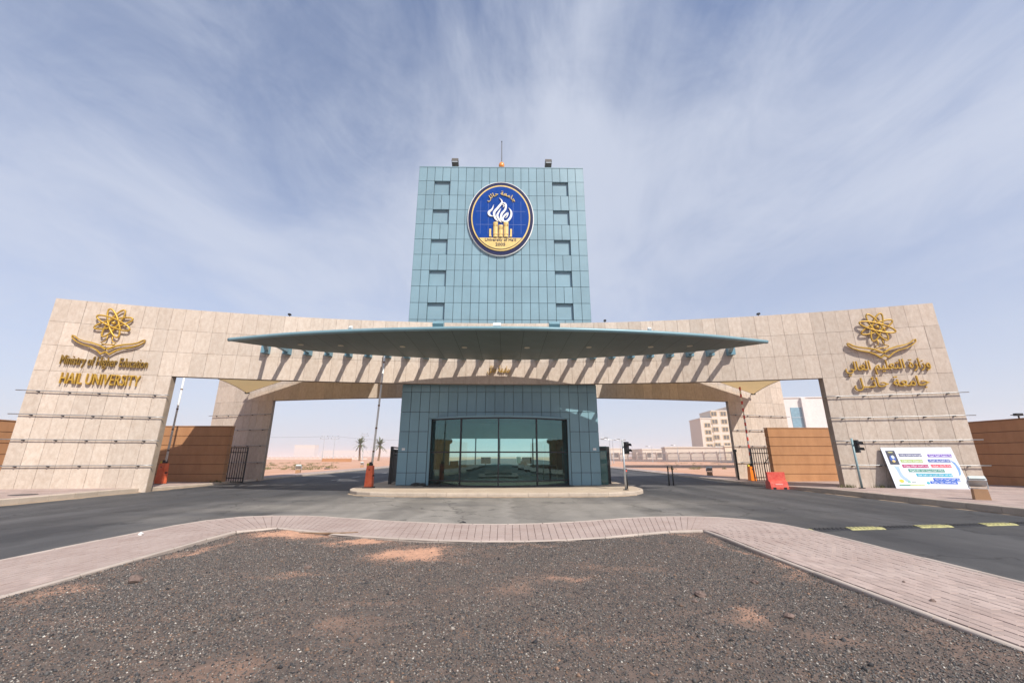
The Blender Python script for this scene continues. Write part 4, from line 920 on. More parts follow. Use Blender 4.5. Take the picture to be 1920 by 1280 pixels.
barrier(-18.75, 24.0, 0.16, 'raised barrier with orange cabinet beside the left pylon', 5.4, 0.0, 1, M_orange, 1, 0.40, 1.12)
barrier(-6.5, 21.45, 0.152, 'raised barrier with orange cabinet on the island left of the gatehouse', 5.5, 0.03, 1, M_orange, 1)
b3 = barrier(15.65, 26.6, 0.14, 'raised red and white barrier with orange cabinet before the rear right pylon', 4.9, 0.0, 2, M_orange2, 1, 0.34, 0.9)

# ------------------------------------------------------------------ traffic lights, posts, bollards
def traffic_light(x, y, z, h, label, rz, m):
    e = empty('traffic_light', (x, y, z), 0, label, 'traffic light')
    MB().tube([(0, 0, 0), (0, 0, h)], 0.045, 10).build('pole', m, e, True)
    MB().tube([(0, 0, 0), (0, 0, 0.03)], 0.13, 10).build('base_plate', M_black, e)
    hd = empty('signal_head', (0.15, -0.02, h - 0.36), rz); hd.parent = e
    MB().box((0, 0, 0), (0.20, 0.17, 0.56)).build('housing', M_blackp, hd)
    for zz, c in ((0.13, (0.10, 0.01, 0.01)), (-0.13, (0.01, 0.06, 0.03))):
        MB().tube([(0, -0.086, zz), (0, -0.10, zz)], 0.075, 14).build('lens', mat('lens_%d' % (zz > 0), c, 0.15, spec=0.7), hd)
        v = MB(); n = 9
        for i in range(n):
            t = math.pi * (-0.1 + 1.2 * i / (n - 1)); v.v += [(0.095 * math.cos(t), -0.085, zz + 0.095 * math.sin(t)), (0.095 * math.cos(t), -0.25, zz + 0.095 * math.sin(t) - 0.02)]
        for i in range(n - 1): v.f.append((2 * i, 2 * i + 1, 2 * i + 3, 2 * i + 2))
        v.build('visor', M_blackp, hd)
    MB().box((-0.12, 0, 0.1), (0.1, 0.04, 0.04)).build('clamp', M_black, hd)
traffic_light(5.83, 19.95, 0.152, 2.24, 'two-lamp traffic light on a pale pole on the island right of the gatehouse', R(35), M_galv)
traffic_light(16.2, 19.1, 0.27, 2.18, 'two-lamp traffic light on a slim pole before the right pylon', R(30), mat('pole_teal', (0.22, 0.32, 0.34), 0.4))
e = empty('bollard', (6.1, 20.7, 0.152), 0, 'slim black bollard with red reflector behind the island traffic light', 'bollard')
MB().tube([(0, 0, 0), (0, 0, 0.92)], 0.055, 10).build('post', M_black, e, True); MB().tube([(0, 0, 0.78), (0, 0, 0.86)], 0.06, 10).build('reflector', M_red, e)
for x, lab in ((9.72, 'left one of two slim black posts in the right roadway'), (9.97, 'right one of two slim black posts in the right roadway')):
    e = empty('lane_post', (x, 24.8, gh(x)), 0, lab, 'post', 'pair of posts in the right roadway')
    MB().tube([(0, 0, 0.0), (0, 0, 1.08)], 0.042, 8).build('post', M_black, e, True); MB().tube([(0, 0, 0), (0, 0, 0.02)], 0.11, 10).build('base_plate', M_black, e); MB().box((0, -0.045, 0.62), (0.10, 0.03, 0.04)).build('clip', M_black, e)
e = empty('intercom_post', (15.35, 27.6, 0.15), 0, 'tall black post with bent top before the rear right pylon', 'post')
MB().tube([(0, 0, 0), (0, 0, 1.55), (-0.03, -0.05, 1.75), (-0.12, -0.2, 1.85)], 0.06, 8).build('post', M_black, e, True); MB().box((-0.10, -0.15, 1.85), (0.16, 0.2, 0.16)).build('reader_box', M_blackp, e)
MB().box((0, 0, 0.02), (0.3, 0.3, 0.04)).build('base_plate', M_black, e)
# red water-filled block
e = empty('plastic_road_block', (14.15, 21.9, gh(14) + 0.0), R(-8), 'red plastic water-filled road block at the right kerb', 'road block')
sec = [(-0.30, 0.0), (-0.30, 0.10), (-0.24, 0.34), (-0.10, 0.42), (-0.08, 0.82), (0.08, 0.82), (0.10, 0.42), (0.24, 0.34), (0.30, 0.10), (0.30, 0.0)]
mb = MB(); k = len(sec)
for x in (-0.42, 0.42): mb.v += [(x, y, z) for y, z in sec]
mb.f = [tuple(range(k)), tuple(range(k, 2 * k))[::-1]] + [(i, k + i, k + (i + 1) % k, (i + 1) % k) for i in range(k)]
mb.build('body', M_red, e)
for x in (-0.25, 0.25): MB().box((x, -0.285, 0.045), (0.14, 0.05, 0.09)).build('foot_slot', M_black, e)
MB().box((0, -0.275, 0.24), (0.34, 0.01, 0.05), 0, Matrix.Rotation(R(-14), 3, 'X').to_4x4()).build('worn_label', mat('faded_pink', (0.75, 0.32, 0.28), 0.7), e)

# ------------------------------------------------------------------ ground floodlights on plinths
def ground_flood(x, y, z, rz, label, s=1.0):
    e = empty('ground_floodlight', (x, y, z), rz, label, 'floodlight'); e.scale = (s, s, s)
    mb = MB(); mb.v = [(-.17, -.15, -.1), (.17, -.15, -.1), (.17, .15, -.1), (-.17, .15, -.1), (-.15, -.13, .30), (.15, -.13, .30), (.15, .13, .30), (-.15, .13, .30)]
    mb.f = [(0, 3, 2, 1), (4, 5, 6, 7), (0, 1, 5, 4), (1, 2, 6, 5), (2, 3, 7, 6), (3, 0, 4, 7)]
    mb.build('plinth', M_concrete, e)
    for sx in (-1, 1): MB().box((sx * 0.2, 0, 0.42), (0.02, 0.04, 0.22)).build('yoke', M_galv, e)
    MB().box((0, 0, 0.31), (0.40, 0.05, 0.02)).build('yoke_base', M_galv, e)
    h = MB().box((0, 0.03, 0.50), (0.38, 0.30, 0.13), 0, Matrix.Rotation(R(-40), 3, 'X').to_4x4()).build('lamp_housing', M_galv, e)
    MB().box((0, -0.01, 0.55), (0.34, 0.26, 0.09), 0, Matrix.Rotation(R(-40), 3, 'X').to_4x4()).build('lens', mat('lamp_glass', (0.62, 0.68, 0.64), 0.15, spec=0.6), h)
ground_flood(16.05, 14.2, sw(16, 14.2), R(-35), 'white floodlight on a brown plinth before the information board', 1.12)
ground_flood(-17.35, 14.75, sw(-17.3, 14.7), R(35), 'white floodlight on a brown plinth cut by the left picture edge', 1.12)
ground_flood(-19.0, 40.0, 0.08, R(10), 'floodlight on a plinth on the sand behind the left roadway', 1.25)
ground_flood(16.8, 34.5, 0.08, R(-10), 'floodlight on a plinth on the sand behind the right roadway', 1.15)
ground_flood(-13.2 - 8, 64, 0.05, 0, 'small far floodlight standing on the sand left of the palms', 1.2)

# ------------------------------------------------------------------ information board leaning on the right pylon
xb = 19.17; (loc, ab) = on_wall(xb, 0.27, 0.62)
board = empty('information_board', loc, ab, 'white printed board with coloured Arabic strips leaning on the right pylon', 'board')
tilt = empty('board_panel', (0, 0, 0.0), 0); tilt.parent = board; tilt.rotation_euler = (R(-16.5), 0, 0)
BW, BH = 2.66, 1.84
def on_board(name, m, x0, z0, x1, z1, y=-0.03, th=0.006, skew=0.0):
    mb = MB(); q = [(x0, z0), (x1, z0), (x1 - skew, z1), (x0 - skew, z1)]
    return mb.prism_xz([(x - BW / 2, z) for x, z in q], y - th, y).build(name, m, tilt)
on_board('backing', mat('board_back', (0.05, 0.05, 0.055), 0.7), 0, 0, BW, BH, 0.02, 0.04); 
on_board('print_sheet', mat('board_white', (0.66, 0.70, 0.79), 0.45, col2=(0.74, 0.76, 0.82), scale=0.9), 0.0, 0.0, BW, BH, -0.022, 0.008)
def U(px): return px * BW
STR = [((0.30, 0.35), (0.16, 0.525), (.16, .17, .27)), ((0.615, 0.36), (0.15, 0.955), (.17, .08, .42))]
def board_strip(x0, x1, top, bot, c, nm, squig=True):
    z1 = BH * (1 - top); z0 = BH * (1 - bot); on_board('strip', mat('strip_' + nm, c, 0.5, var=0.05), U(x0), z0, U(x1), z1, -0.031, 0.004)
    if not squig: return
    rn = random.Random(nm); x = U(x0) + 0.06; mb = MB(); zc = z0 + (z1 - z0) * 0.45
    while x < U(x1) - 0.1:
        w = rn.uniform(0.10, 0.24); pts = []
        for i in range(9): pts.append((x + w * i / 8 - BW / 2, -0.039, zc + (z1 - z0) * 0.17 * math.sin(i * rn.uniform(0.8, 2.2)) ))
        for p, q in zip(pts, pts[1:]): mb.quad((p[0], p[1], p[2] - 0.011), (q[0], q[1], q[2] - 0.011), (q[0], q[1], q[2] + 0.011), (p[0], p[1], p[2] + 0.011))
        if rn.random() < 0.6:
            xx = x + w * 0.5 - BW / 2; mb.quad((xx - .008, -.039, zc + (z1 - z0) * .22), (xx + .010, -.039, zc + (z1 - z0) * .22), (xx + .010, -.039, zc + (z1 - z0) * .36), (xx - .008, -.039, zc + (z1 - z0) * .36))
        x += w + rn.uniform(0.02, 0.05)
    mb.build('strip_script', mat('script_white', (0.72, 0.74, 0.78), 0.6), tilt)
for i, (x0, x1, t0, t1, c) in enumerate([(.225, .545, .155, .235, (.13, .14, .24)), (.625, .96, .17, .245, (.16, .08, .40)), (.215, .53, .305, .375, (.33, .45, .12)), (.60, .905, .295, .37, (.035, .08, .34)),
        (.21, .575, .425, .505, (.40, .03, .15)), (.61, .885, .42, .495, (.60, .05, .09)), (.27, .765, .535, .61, (.06, .25, .20)), (.355, .845, .64, .715, (.03, .34, .48)), (.56, .915, .745, .815, (.012, .10, .50)), (.50, .865, .82, .885, (.012, .10, .50))]):
    board_strip(x0, x1, t0, t1, c, 's%d' % i)
on_board('logo_card', mat('logo_card', (.018, .022, .05), 0.4), U(.05), BH * .57, U(.185), BH * .92, -0.031, 0.004)
for nm, c, pr in (('logo_globe', (.02, .09, .42), ell(.115, .15, 24, U(.117) - BW / 2, BH * .72)), ('logo_light', (.62, .72, .80), ell(.06, .08, 20, U(.125) - BW / 2, BH * .755)), ('logo_sand', (.65, .47, .18), ell(.06, .06, 20, U(.117) - BW / 2, BH * .655)), ('logo_word', (.50, .48, .22), ell(.10, .025, 16, U(.115) - BW / 2, BH * .875))):
    MB().prism_xz(pr, -0.045 if nm != 'logo_globe' else -0.040, -0.035).build(nm, mat(nm, c, 0.5), tilt)
wv = [(U(.09), BH * .54), (U(.16), BH * .52), (U(.155), BH * .40), (U(.17), BH * .30), (U(.24), BH * .17), (U(.18), BH * .16), (U(.12), BH * .28), (U(.11), BH * .42)]
MB().prism_xz([(x - BW / 2, z) for x, z in wv][::-1], -0.034, -0.031).build('blue_wave', mat('wave_blue', (.33, .46, .76), 0.5), tilt)
cr = [(U(.90), BH * .70), (U(.96), BH * .62), (U(.985), BH * .48), (U(.965), BH * .35), (U(.93), BH * .30), (U(.945), BH * .42), (U(.94), BH * .55)]
MB().prism_xz([(x - BW / 2, z) for x, z in cr][::-1], -0.034, -0.031).build('crescent', mat('crescent_blue', (.16, .30, .58), 0.5), tilt)
MB().prism_xz(ell(.09, .075, 20, U(.115) - BW / 2, BH * .175), -0.036, -0.031).build('yellow_sun', mat('sun_yellow', (.60, .52, .05), 0.5), tilt)
MB().prism_xz(ell(.06, .055, 20, U(.47) - BW / 2, BH * .135), -0.036, -0.031).build('teal_mark', mat('mark_teal', (.03, .36, .45), 0.5), tilt)
MB().prism_xz(ell(.06, .05, 20, U(.215) - BW / 2, BH * .155), -0.036, -0.031).build('green_mark', mat('mark_green', (.25, .50, .36), 0.5), tilt)
on_board('grey_script', mat('script_grey', (.35, .40, .42), 0.6), U(.25), BH * .13, U(.31), BH * .165, -0.031, 0.003)
on_board('green_bar', mat('bar_green', (.03, .25, .14), 0.5), U(.06), BH * .065, U(.21), BH * .09, -0.031, 0.003); on_board('lime_bar', mat('bar_lime', (.42, .50, .14), 0.5), U(.21), BH * .065, U(.41), BH * .09, -0.031, 0.003)

# ------------------------------------------------------------------ speed bump
e = empty('speed_bump', (0, 0, 0), 0, 'yellow and black rubber speed bump across the right roadway', 'speed bump')
sb = [(6.86, 10.05), (12.2, 10.62), (XR - 0.02, 10.88)]
def sbp(t): a, b = sb[0], sb[2]; return (a[0] + (b[0] - a[0]) * t, a[1] + (b[1] - a[1]) * t)
L_ = math.hypot(sb[2][0] - sb[0][0], sb[2][1] - sb[0][1]); ang = math.atan2(sb[2][1] - sb[0][1], sb[2][0] - sb[0][0])
d = 0.0; i = 0; lens = [0.42, 0.92]
M_rub = mat('black_rubber', (0.022, 0.022, 0.025), 0.7); M_ruby = mat('yellow_rubber', (0.42, 0.39, 0.17), 0.85, col2=(0.17, 0.155, 0.095), scale=16, mixlo=0.42, mixhi=0.7)
while d < L_ - 0.3:
    ln = 0.42 if i == 0 else (0.90 if i % 2 == 0 else 0.92); ln = min(ln, L_ - d); cx, cy = sbp((d + ln / 2) / L_)
    prof = [(-0.14, 0.0), (-0.09, 0.022), (-0.03, 0.034), (0.03, 0.034), (0.09, 0.022), (0.14, 0.0)]; mb = MB(); k = len(prof)
    for x in (-ln / 2 + 0.006, ln / 2 - 0.006): mb.v += [(x, y, z) for y, z in prof]
    mb.f = [tuple(range(k)), tuple(range(k, 2 * k))[::-1]] + [(j, k + j, k + j + 1, j + 1) for j in range(k - 1)]
    sgm = mb.build('bump_segment', M_ruby if i % 2 == 0 else M_rub, e, False, (cx, cy, gh(cx) + 0.003), (0, 0, ang))
    st = MB()
    for u in np.arange(-ln / 2 + 0.08, ln / 2 - 0.05, 0.11):
        for y in (-0.062, 0.062): st.box((u, y, 0.029), (0.05, 0.05, 0.016))
    st.build('tread_studs', M_ruby if i % 2 == 0 else M_rub, sgm); d += ln; i += 1

def drift(pts, w0, w1, label, seed, side):
    rn = random.Random(seed); P = catmull(pts, 10); mb = MB(); n = len(P); A = []; B = []
    for i in range(n):
        d = P[min(i + 1, n - 1)] - P[max(i - 1, 0)]; d = d / np.linalg.norm(d); nn = np.array([-d[1], d[0]]) * side; w = (w0 + (w1 - w0) * rn.random()) * math.sin(math.pi * (i + 0.3) / n) ** 0.5
        A.append((P[i][0], P[i][1], gh(P[i][0]) + 0.03)); q = P[i] + nn * w; B.append((q[0], q[1], gh(q[0]) + 0.003))
    for i in range(n - 1): mb.quad(A[i], A[i + 1], B[i + 1], B[i])
    o = mb.build('sand_drift', mat('drifted_sand', (0.27, 0.205, 0.145), 0.95, col2=(0.36, 0.27, 0.19), scale=3, fine=0.15, fscale=60)); setp(o, label, 'sand', kind='stuff')
drift([(-6.9, 19.85), (-6.05, 18.97), (-4.5, 18.5), (-2, 18.26), (0.5, 18.16), (2.8, 18.2), (4.8, 18.4), (6.0, 18.95)], 0.06, 0.30, 'tan sand drifted along the front kerb of the island', 5, -1)
drift([(-4.6, 11.66), (-3.2, 11.1), (-1.4, 10.48), (0.4, 10.29), (2.0, 10.66), (3.5, 11.28)], 0.08, 0.45, 'tan sand drifted on the road along the paved nose', 6, 1)
drift([(XL + 0.01, 12), (XL + 0.01, 16), (XL + 0.01, 20), (XL + 0.01, 24.5)], 0.05, 0.30, 'tan sand drifted along the left kerb', 8, -1)
drift([(XR - 0.01, 11.5), (XR - 0.01, 15), (XR - 0.01, 18), (XR - 0.01, 21)], 0.04, 0.22, 'tan sand drifted along the right kerb', 9, 1)
e = empty('wall_camera', (24.85, 19.45, 3.40), 0, 'small black camera on top of the far right brown wall', 'camera')
MB().tube([(0, 0, 0), (0, 0, 0.12)], 0.03, 6).build('stem', M_black, e); MB().box((-0.05, -0.05, 0.17), (0.34, 0.14, 0.12)).build('lamp_housing', M_black, e); MB().box((-0.28, -0.05, 0.15), (0.14, 0.16, 0.03)).build('visor', M_black, e)
# ------------------------------------------------------------------ road paint, covers, small litter
for x0, x1, y, lab in ((-5.5, -3.4, 18.25, 0),): pass
ln = MB().quad((-5.65, 18.14, 0.004), (-4.35, 18.02, 0.004), (-4.35, 18.12, 0.004), (-5.65, 18.24, 0.004)).build('painted_line', mat('worn_paint', (0.50, 0.49, 0.46), 0.8, var=0.25, scale=6), road)
for yy in (30, 34, 38, 42, 47):
    for x0 in (-11.9,): MB().quad((x0, yy, gh(x0) + 0.006), (x0 + 0.15, yy, gh(x0) + 0.006), (x0 + 0.15, yy + 1.6, gh(x0) + 0.006), (x0, yy + 1.6, gh(x0) + 0.006)).build('lane_dash', MATS['worn_paint'], road)
mb = MB(); mb.tube([(-17.55, 16.3, sw(-17.5, 16.3) - 0.02), (-17.55, 16.3, sw(-17.5, 16.3) + 0.012)], 0.38, 24); mb.build('manhole_cover', mat('iron_cover', (0.06, 0.055, 0.055), 0.7), left_pav)
for x, y, r, lab in ((-4.42, 5.85, 0.085, 'brown fist-sized stone near the left edge of the gravel bed'), (2.45, 5.15, 0.06, 'grey stone on the gravel right of centre'), (3.05, 4.55, 0.045, 'small reddish stone beside a bare sand patch on the gravel'), (3.42, 5.75, 0.045, 'small red-brown stone near the right edge of the gravel bed'),
        (2.3, 4.95, 0.03, 'small pale stone just below the grey stone on the gravel'), (-2.55, 6.5, 0.045, 'flat grey stone on the left half of the gravel')):
    rock('stone', x, y, r, lab)
setp(MB().tube([(-3.9, 9.02, 0.17), (-3.5, 9.0, 0.16), (-3.1, 9.02, 0.155), (-2.75, 9.13, 0.16)], [0.008, 0.02, 0.02, 0.01], 6).build('dry_stick', M_trunk), 'dry stick lying on the sand at the far edge of the gravel bed', 'stick')
setp(MB().tube([(-0.80, 10.33, 0.16), (-0.74, 10.36, 0.175), (-0.66, 10.34, 0.16)], [0.012, 0.022, 0.010], 6).build('black_scrap', M_blackp), 'small black scrap on the paved nose beside the road', 'litter')
rock('white_scrap', -6.95, 8.9, 0.05, 'crumpled white scrap on the left arm of the paved nose', 0.7, M_white, PZ, cat='litter')
for x, y, r, lab in ((5.75, 4.55, .022, 'dark crumb on the paving nearest the right picture edge'), (4.85, 4.9, .03, 'dark pebble on the inner edge of the right paving'), (5.2, 5.6, .018, 'tiny dark pebble in the middle of the right paving')):
    rock('pebble', x, y, r, lab, 0.6, None, PZ, cat='pebble')
def weed(x, y, z, r, label, n=90):
    mb = MB(); rn = random.Random(int(x * 31))
    for i in range(n):
        a = rn.uniform(0, 6.28); d = r * rn.random(); px, py = x + d * math.cos(a), y + 0.5 * d * math.sin(a); h = rn.uniform(0.06, 0.2); w = 0.012; b = rn.uniform(0, 6.28); ln = rn.uniform(0, 0.12)
        mb.tri((px - w * math.cos(b), py - w * math.sin(b), z), (px + w * math.cos(b), py + w * math.sin(b), z), (px + ln * math.cos(b + 1), py + ln * math.sin(b + 1), z + h))
    return setp(mb.build('weed_tuft', M_weed), label, 'weed')
weed(16.15, 19.85, sw(16, 19.8), 0.45, 'green weeds growing at the inner foot of the right pylon'); weed(-16.75, 25.6, 0.17, 0.4, 'green weeds at the right foot of the left brown wall')
weed(17.5, 19.55, sw(17, 19.5), 0.5, 'dry weeds at the pylon foot between traffic light and board', 60)

# ------------------------------------------------------------------ beyond the gate
def palm(x, y, h, seed, label):
    rn = random.Random(seed); e = empty('palm_tree', (x, y, 0.05), 0, label, 'palm')
    n = 12; pts = [(0.12 * math.sin(i * 0.4 + seed), 0, h * i / n) for i in range(n + 1)]; rs = [0.34 - 0.08 * i / n + (0.04 if i % 2 else 0) for i in range(n + 1)]; rs[-1] = 0.5
    MB().tube(pts, rs, 10).build('trunk', M_trunk, e); tx = pts[-1][0]
    cr = empty('crown', (tx, 0, h), 0); cr.parent = e
    for k in range(46):
        a = k * 2.4 + rn.uniform(-.2, .2); el = R(rn.uniform(5, 80)) if k < 34 else R(rn.uniform(-35, 0)); L_ = rn.uniform(2.6, 3.5); droop = rn.uniform(0.35, 0.9); mb = MB(); prev = None
        for i in range(11):
            t = i / 10; r = L_ * t * math.cos(el) * (1 - 0.1 * t); z = L_ * t * math.sin(el) - droop * t * t * 1.2
            p = Vector((r * math.cos(a), r * math.sin(a), z))
            if prev is not None:
                dr = (p - prev).normalized(); sd = dr.cross(Vector((0, 0, 1))).normalized(); up = sd.cross(dr)
                mb.quad(prev - sd * 0.02, p - sd * 0.02, p + sd * 0.02, prev + sd * 0.02)
                if t > 0.15:
                    for s in (-1, 1):
                        for q in (0.0, 0.5):
                            c = prev.lerp(p, q); ll = 0.55 * (1 - 0.55 * t) * rn.uniform(0.8, 1.15); tip = c + sd * s * ll * 0.75 + dr * ll * 0.6 + up * 0.12 - Vector((0, 0, 0.12))
                            mb.tri(c - dr * 0.085, c + dr * 0.085, tip)
            prev = p
        mb.build('frond', M_frond, cr)
palm(-48.5, 142, 5.4, 1, 'left one of two palms standing beyond the left roadway'); palm(-42.0, 142, 5.2, 5, 'right one of two palms standing beyond the left roadway')

def lamp_mast(x, y, h, label, heads=2, r=0.11, z0=0.0):
    e = empty('lamp_mast', (x, y, z0), 0, label, 'lamp mast')
    MB().tube([(0, 0, 0), (0, 0, h)], [r, r * 0.55], 8).build('pole', M_galv, e)
    for s in ((-1, 1) if heads == 2 else (-1,)):
        MB().tube([(0, 0, h - 0.3), (s * 0.5, 0, h - 0.05), (s * 1.1, 0, h)], r * 0.5, 6).build('arm', M_galv, e); MB().box((s * 1.35, 0, h - 0.03), (0.7, 0.3, 0.16)).build('lamp_head', mat('lamp_head', (0.2, 0.2, 0.2), 0.5), e)
    return e
def power_pole(x, y, h, label):
    e = empty('power_pole', (x, y, 0), 0, label, 'power pole'); MB().tube([(0, 0, 0), (0, 0, h)], [0.16, 0.10], 8).build('pole', M_galv, e)
    for z, w in ((h - 0.2, 2.4), (h - 1.0, 3.2)):
        MB().box((0, 0, z), (w, 0.14, 0.14)).build('cross_arm', M_galv, e)
        for s in (-0.45, 0.45): MB().tube([(s * w, 0, z), (s * w, 0, z + 0.4)], 0.07, 6).build('insulator', M_blackp, e)
power_pole(-68.5, 160, 9.0, 'left one of two thin power poles far behind the left roadway'); power_pole(-64.5, 160, 9.0, 'right one of two thin power poles far behind the left roadway')
power_pole(-57.5, 172, 10.6, 'power pole just right of the left palm'); power_pole(-46.5, 190, 8.6, 'power pole just right of the right palm')
def wire(p, q, sag, label):
    n = 24; pts = []
    for i in range(n + 1): t = i / n; v = Vector(p).lerp(Vector(q), t); pts.append((v.x, v.y, v.z - sag * 4 * t * (1 - t)))
    setp(MB().tube(pts, 0.025, 4).build('power_line', M_cable), label, 'power line')
wire((-140, 165, 9.6), (-66, 160, 8.9), 0.6, 'thin power line running left from the two power poles'); wire((-64, 160, 8.9), (-46, 190, 8.6), 0.4, 'thin power line running above the palms')
for i, (x, y, h, hd) in enumerate([(17.6, 78, 5.0, 2), (20.6, 82, 4.9, 1), (24.5, 95, 5.4, 2), (33, 120, 6.2, 2), (42, 120, 4.4, 1)]):
    lamp_mast(x, y, h, ['lamp mast nearest the right side of the gatehouse', 'one-armed lamp mast second from the gatehouse on its right', 'lamp mast third from the gatehouse on its right', 'lamp mast behind the right traffic light pole', 'small lamp mast before the long low building'][i], hd, 0.09)
for i, x in enumerate((58.5, 66.0, 74, 51.0)):
    lamp_mast(x * 0.92, 105 + 3 * i, 4.0 + 0.2 * i, ['lamp mast over the far fence left of the rear right pylon', 'lamp mast at the far fence next to the rear right pylon', 'lamp mast hidden partly by the rear right pylon', 'lamp mast over the middle of the far fence'][i], 1, 0.08)
# dormitory block
def facade_windows(e, x0, y, zs, cols, w, h, m=M_win):
    for z in zs:
        for x in cols:
            t = block('window', M_wintrim, e, (x, y - 0.04, z), (w + 0.5, 0.12, h + 0.5)); block('pane', M_win, e, (x - w * 0.26, y - 0.12, z), (w * 0.42, 0.06, h)); block('pane', M_win, e, (x + w * 0.26, y - 0.12, z), (w * 0.42, 0.06, h))
e = empty('dormitory_building', (98.5, 190, 0), R(-6), 'tall beige multi-storey building beyond the far fence on the right', 'building')
for x0, x1, d, h in ((-8.5, -3.2, 14, 18.2), (-3.2, 4.8, 16, 21.6), (4.8, 18, 20, 23.4), (18, 40, 20, 21.0)):
    MB().box2((x0, -d * 0.08, 0), (x1, 14, h)).build('wall', M_cream, e); MB().box2((x0 - 0.15, -d * 0.08 - 0.15, h), (x1 + 0.15, 14.1, h + 0.5)).build('parapet', M_cream, e)
facade_windows(e, 0, -1.12, [3.0 + 3.1 * i for i in range(5)], [-5.6], 2.4, 1.6)
facade_windows(e, 0, -1.28, [3.0 + 3.5 * i for i in range(6)], [-2.2, 2.0], 2.4, 1.7)
facade_windows(e, 0, -1.6, [3.2 + 3.6 * i for i in range(6)], [8.0, 11.4, 15.0], 2.4, 1.8)
e = empty('low_building', (66, 131, 0), R(-14), 'long low cream building with flat roof in front of the tall beige one', 'building')
MB().box2((-15, 0, 0), (2.5, 10, 4.2)).build('wall', M_cream, e); MB().box2((-15.2, -0.2, 4.2), (2.7, 10, 4.6)).build('parapet', M_cream, e)
MB().box2((2.5, -0.3, 0), (30, 10, 4.5)).build('bright_wing', M_cream2, e); MB().box2((2.3, -0.5, 4.5), (30, 10, 4.9)).build('bright_parapet', M_cream2, e)
e = empty('pale_building', (63.3, 86, 0), R(-10), 'white block with a tall blue glass strip seen right of the rear pylon', 'building')
MB().box2((-4.4, 0, 0), (4.2, 12, 13.6)).build('wall', M_pale, e); MB().box2((-4.55, -0.15, 13.6), (4.35, 12, 13.8)).build('parapet', M_pale, e)
MB().box2((-2.7, -0.06, 1), (-0.5, 0.05, 11.6)).build('glass_strip', M_blueglass, e); MB().box2((-0.5, -0.6, 0), (0.3, 0.0, 13.6)).build('fin', M_pale, e)
for z in (3.2, 5.3, 7.4, 9.5): MB().box2((-2.7, -0.1, z), (-0.5, -0.061, z + 0.08)).build('glazing_bar', M_galv, e)
e = empty('annex_building', (72.5, 88, 0), R(-10), 'low cream annex with small windows right of the white block', 'building')
MB().box2((-4, 0, 0), (6, 9, 8.2)).build('wall', M_cream2, e)
for x in (-2.5, -0.8, 1.0): MB().box2((x, -0.05, 6.2), (x + 0.9, 0.02, 7.2)).build('window', M_win, e)
# far fences
def far_fence(x0, y0, x1, y1, h, n, label, arch):
    L_ = math.hypot(x1 - x0, y1 - y0); a = math.atan2(y1 - y0, x1 - x0); e = empty('far_fence', (x0, y0, 0.0), a, label, 'fence'); st = L_ / n
    MB().box2((0, -0.12, 0), (L_, 0.12, 0.55)).build('plinth', M_cream, e)
    for i in range(n + 1): block('pillar', M_cream, e, (i * st, 0, h / 2), (0.45, 0.45, h))
    for i in range(n):
        c = (i + 0.5) * st
        for z in (0.7, 1.3, h - 0.45): block('fence_rail', mat('fence_grey', (0.30, 0.27, 0.26), 0.6), e, (c, 0, z), (st - 0.45, 0.06, 0.10))
        pk = MB()
        for j in range(1, 12): pk.box((c - st / 2 + st * j / 12, 0, 0.5 + (h - 0.9) / 2), (0.07, 0.05, h - 0.9))
        pk.build('pickets', MATS['fence_grey'], e)
        if arch:
            ar = MB(); pr = [(c - st / 2 + 0.2, h - 0.9)] + [(c + (st / 2 - 0.25) * math.cos(math.pi - math.pi * k / 8), h - 0.85 + 0.55 * math.sin(math.pi * k / 8)) for k in range(9)] + [(c + st / 2 - 0.2, h - 0.9), (c + st / 2 - 0.2, h - 0.15), (c - st / 2 + 0.2, h - 0.15)]
            ar.prism_xz(pr[::-1], -0.08, 0.08).build('arch', M_cream, e)
far_fence(33, 165, 66, 92, 2.9, 18, 'pillared fence with arched panels along the far right plot', True)
def zigzag():
    e = empty('far_fence', (-150, 235, 0), 0, 'low white zigzag fence far across the sand on the left', 'fence')
    for i in range(28):
        x = i * 2.6; MB().prism_xz([(x - 1.2, 0.6), (x - 1.0, 0.6), (x, 1.7), (x + 1.0, 0.6), (x + 1.2, 0.6), (x + 0.1, 2.0), (x - 0.1, 2.0)], -0.05, 0.05).build('zigzag_panel', M_white, e)
    MB().box2((-2, -0.1, 0), (74, 0.1, 0.6)).build('plinth', M_cream, e)
zigzag()
setp(MB().box2((17.5, 61.5, -0.1), (60, 61.9, 0.42)).build('low_wall', mat('dark_kerb', (0.10, 0.08, 0.08), 0.9)), 'low dark wall along the far side of the sand on the right', 'wall')
setp(MB().box2((-50.5, 118, 0), (-42.5, 118.6, 1.05)).build('low_wall', M_brown), 'short low brown wall left of the palms', 'wall')
rock('rubble', 13.3 + 11, 42, 0.16, 'flat dark rubble on the sand behind the two posts', 0.35, None, 0.1, cat='rubble')
rock('rubble', -22.8, 55.5, 0.4, 'dark flat rubble on the sand behind the left roadway', 0.3, None, 0.02, cat='rubble')
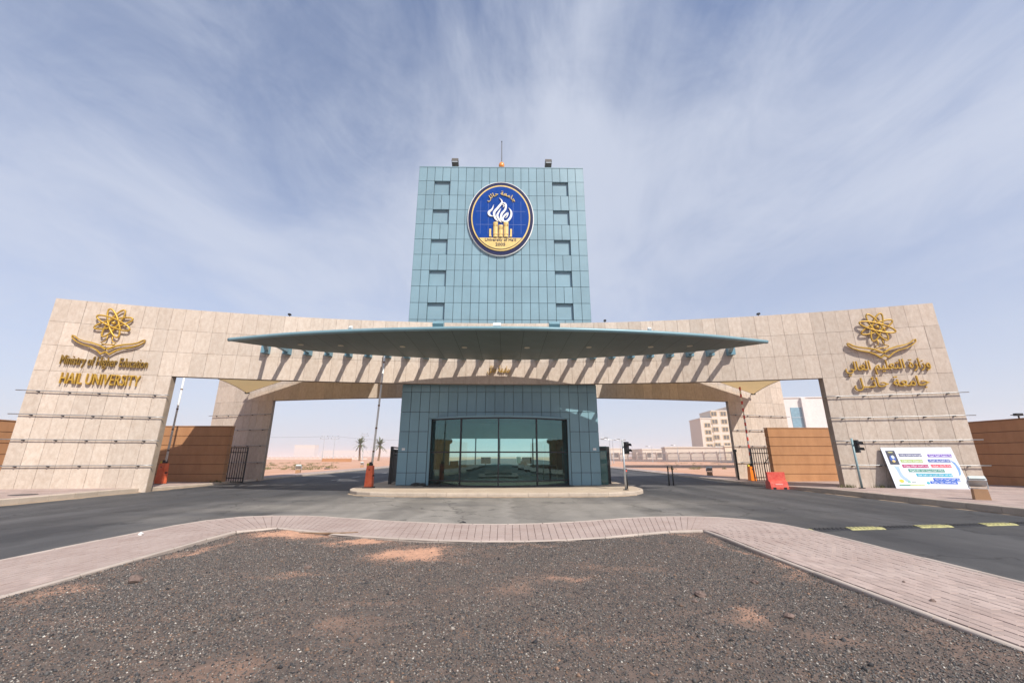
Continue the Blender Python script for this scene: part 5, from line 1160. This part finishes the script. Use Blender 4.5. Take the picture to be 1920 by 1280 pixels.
def far_block(x, y, w, d, h, label): 
    e = empty('far_building', (x, y, 0), 0, label, 'building'); MB().box2((-w / 2, 0, 0), (w / 2, d, h)).build('wall', M_cream, e); MB().box2((-w / 2 - .2, -.2, h), (w / 2 + .2, d, h + .6)).build('parapet', M_cream, e)
    for k in range(int(w // 6)): MB().box2((-w / 2 + 2 + 6 * k, -.1, 1.2), (-w / 2 + 4.5 + 6 * k, 0.0, min(h - .8, 3.6))).build('window', M_win, e)
far_block(-640, 1700, 190, 40, 24, 'faint low building on the hazy horizon left of the power poles'); far_block(-900, 1900, 90, 40, 50, 'faint taller block on the hazy horizon far left'); far_block(-430, 1800, 240, 40, 30, 'faint long building on the hazy horizon behind the palms')
far_block(50, 240, 40, 20, 5.5, 'pale low building on the horizon behind the traffic light'); far_block(88, 230, 26, 20, 5.0, 'pale low building on the horizon left of the long low one')
# dry scrub on the sand
def scrub():
    rn = random.Random(3); mb = MB()
    for c in range(170):
        y = rn.uniform(52, 105); x = -y * rn.uniform(0.36, 0.62) - 2 if rn.random() < 0.7 else y * rn.uniform(0.30, 0.6) + 5
        if XL - 2 < x < XR + 2: continue
        r = rn.uniform(0.25, 0.8)
        for i in range(36):
            a = rn.uniform(0, 6.28); d = r * rn.random(); px, py = x + d * math.cos(a), y + d * math.sin(a); h = rn.uniform(0.1, 0.42); b = rn.uniform(0, 6.28); w = 0.03
            mb.tri((px - w * math.cos(b), py - w * math.sin(b), 0.0), (px + w * math.cos(b), py + w * math.sin(b), 0.0), (px + rn.uniform(-.2, .2), py + rn.uniform(-.2, .2), h))
    return mb.build('dry_scrub', mat('dry_scrub', (0.20, 0.16, 0.06), 0.9, col2=(0.13, 0.13, 0.045), scale=0.5))
setp(scrub(), 'dry yellow-green scrub on the sand behind the gate', 'scrub', kind='stuff')

# ------------------------------------------------------------------ dusty air
def haze():
    m = bpy.data.materials.new('dusty_air'); m.use_nodes = True; N = m.node_tree.nodes; L = m.node_tree.links; N.clear()
    o = N.new('ShaderNodeOutputMaterial'); v = N.new('ShaderNodeVolumePrincipled'); v.inputs['Color'].default_value = (0.97, 0.965, 0.98, 1); v.inputs['Density'].default_value = 0.0007; v.inputs['Anisotropy'].default_value = 0.2
    L.new(v.outputs[0], o.inputs['Volume'])
    h = MB().box2((-3600, -2600, -2.0), (3600, 4300, 27.0)).build('haze', m); h['kind'] = 'stuff'; setp(h, 'pale dusty air over the whole place', 'haze')
haze()
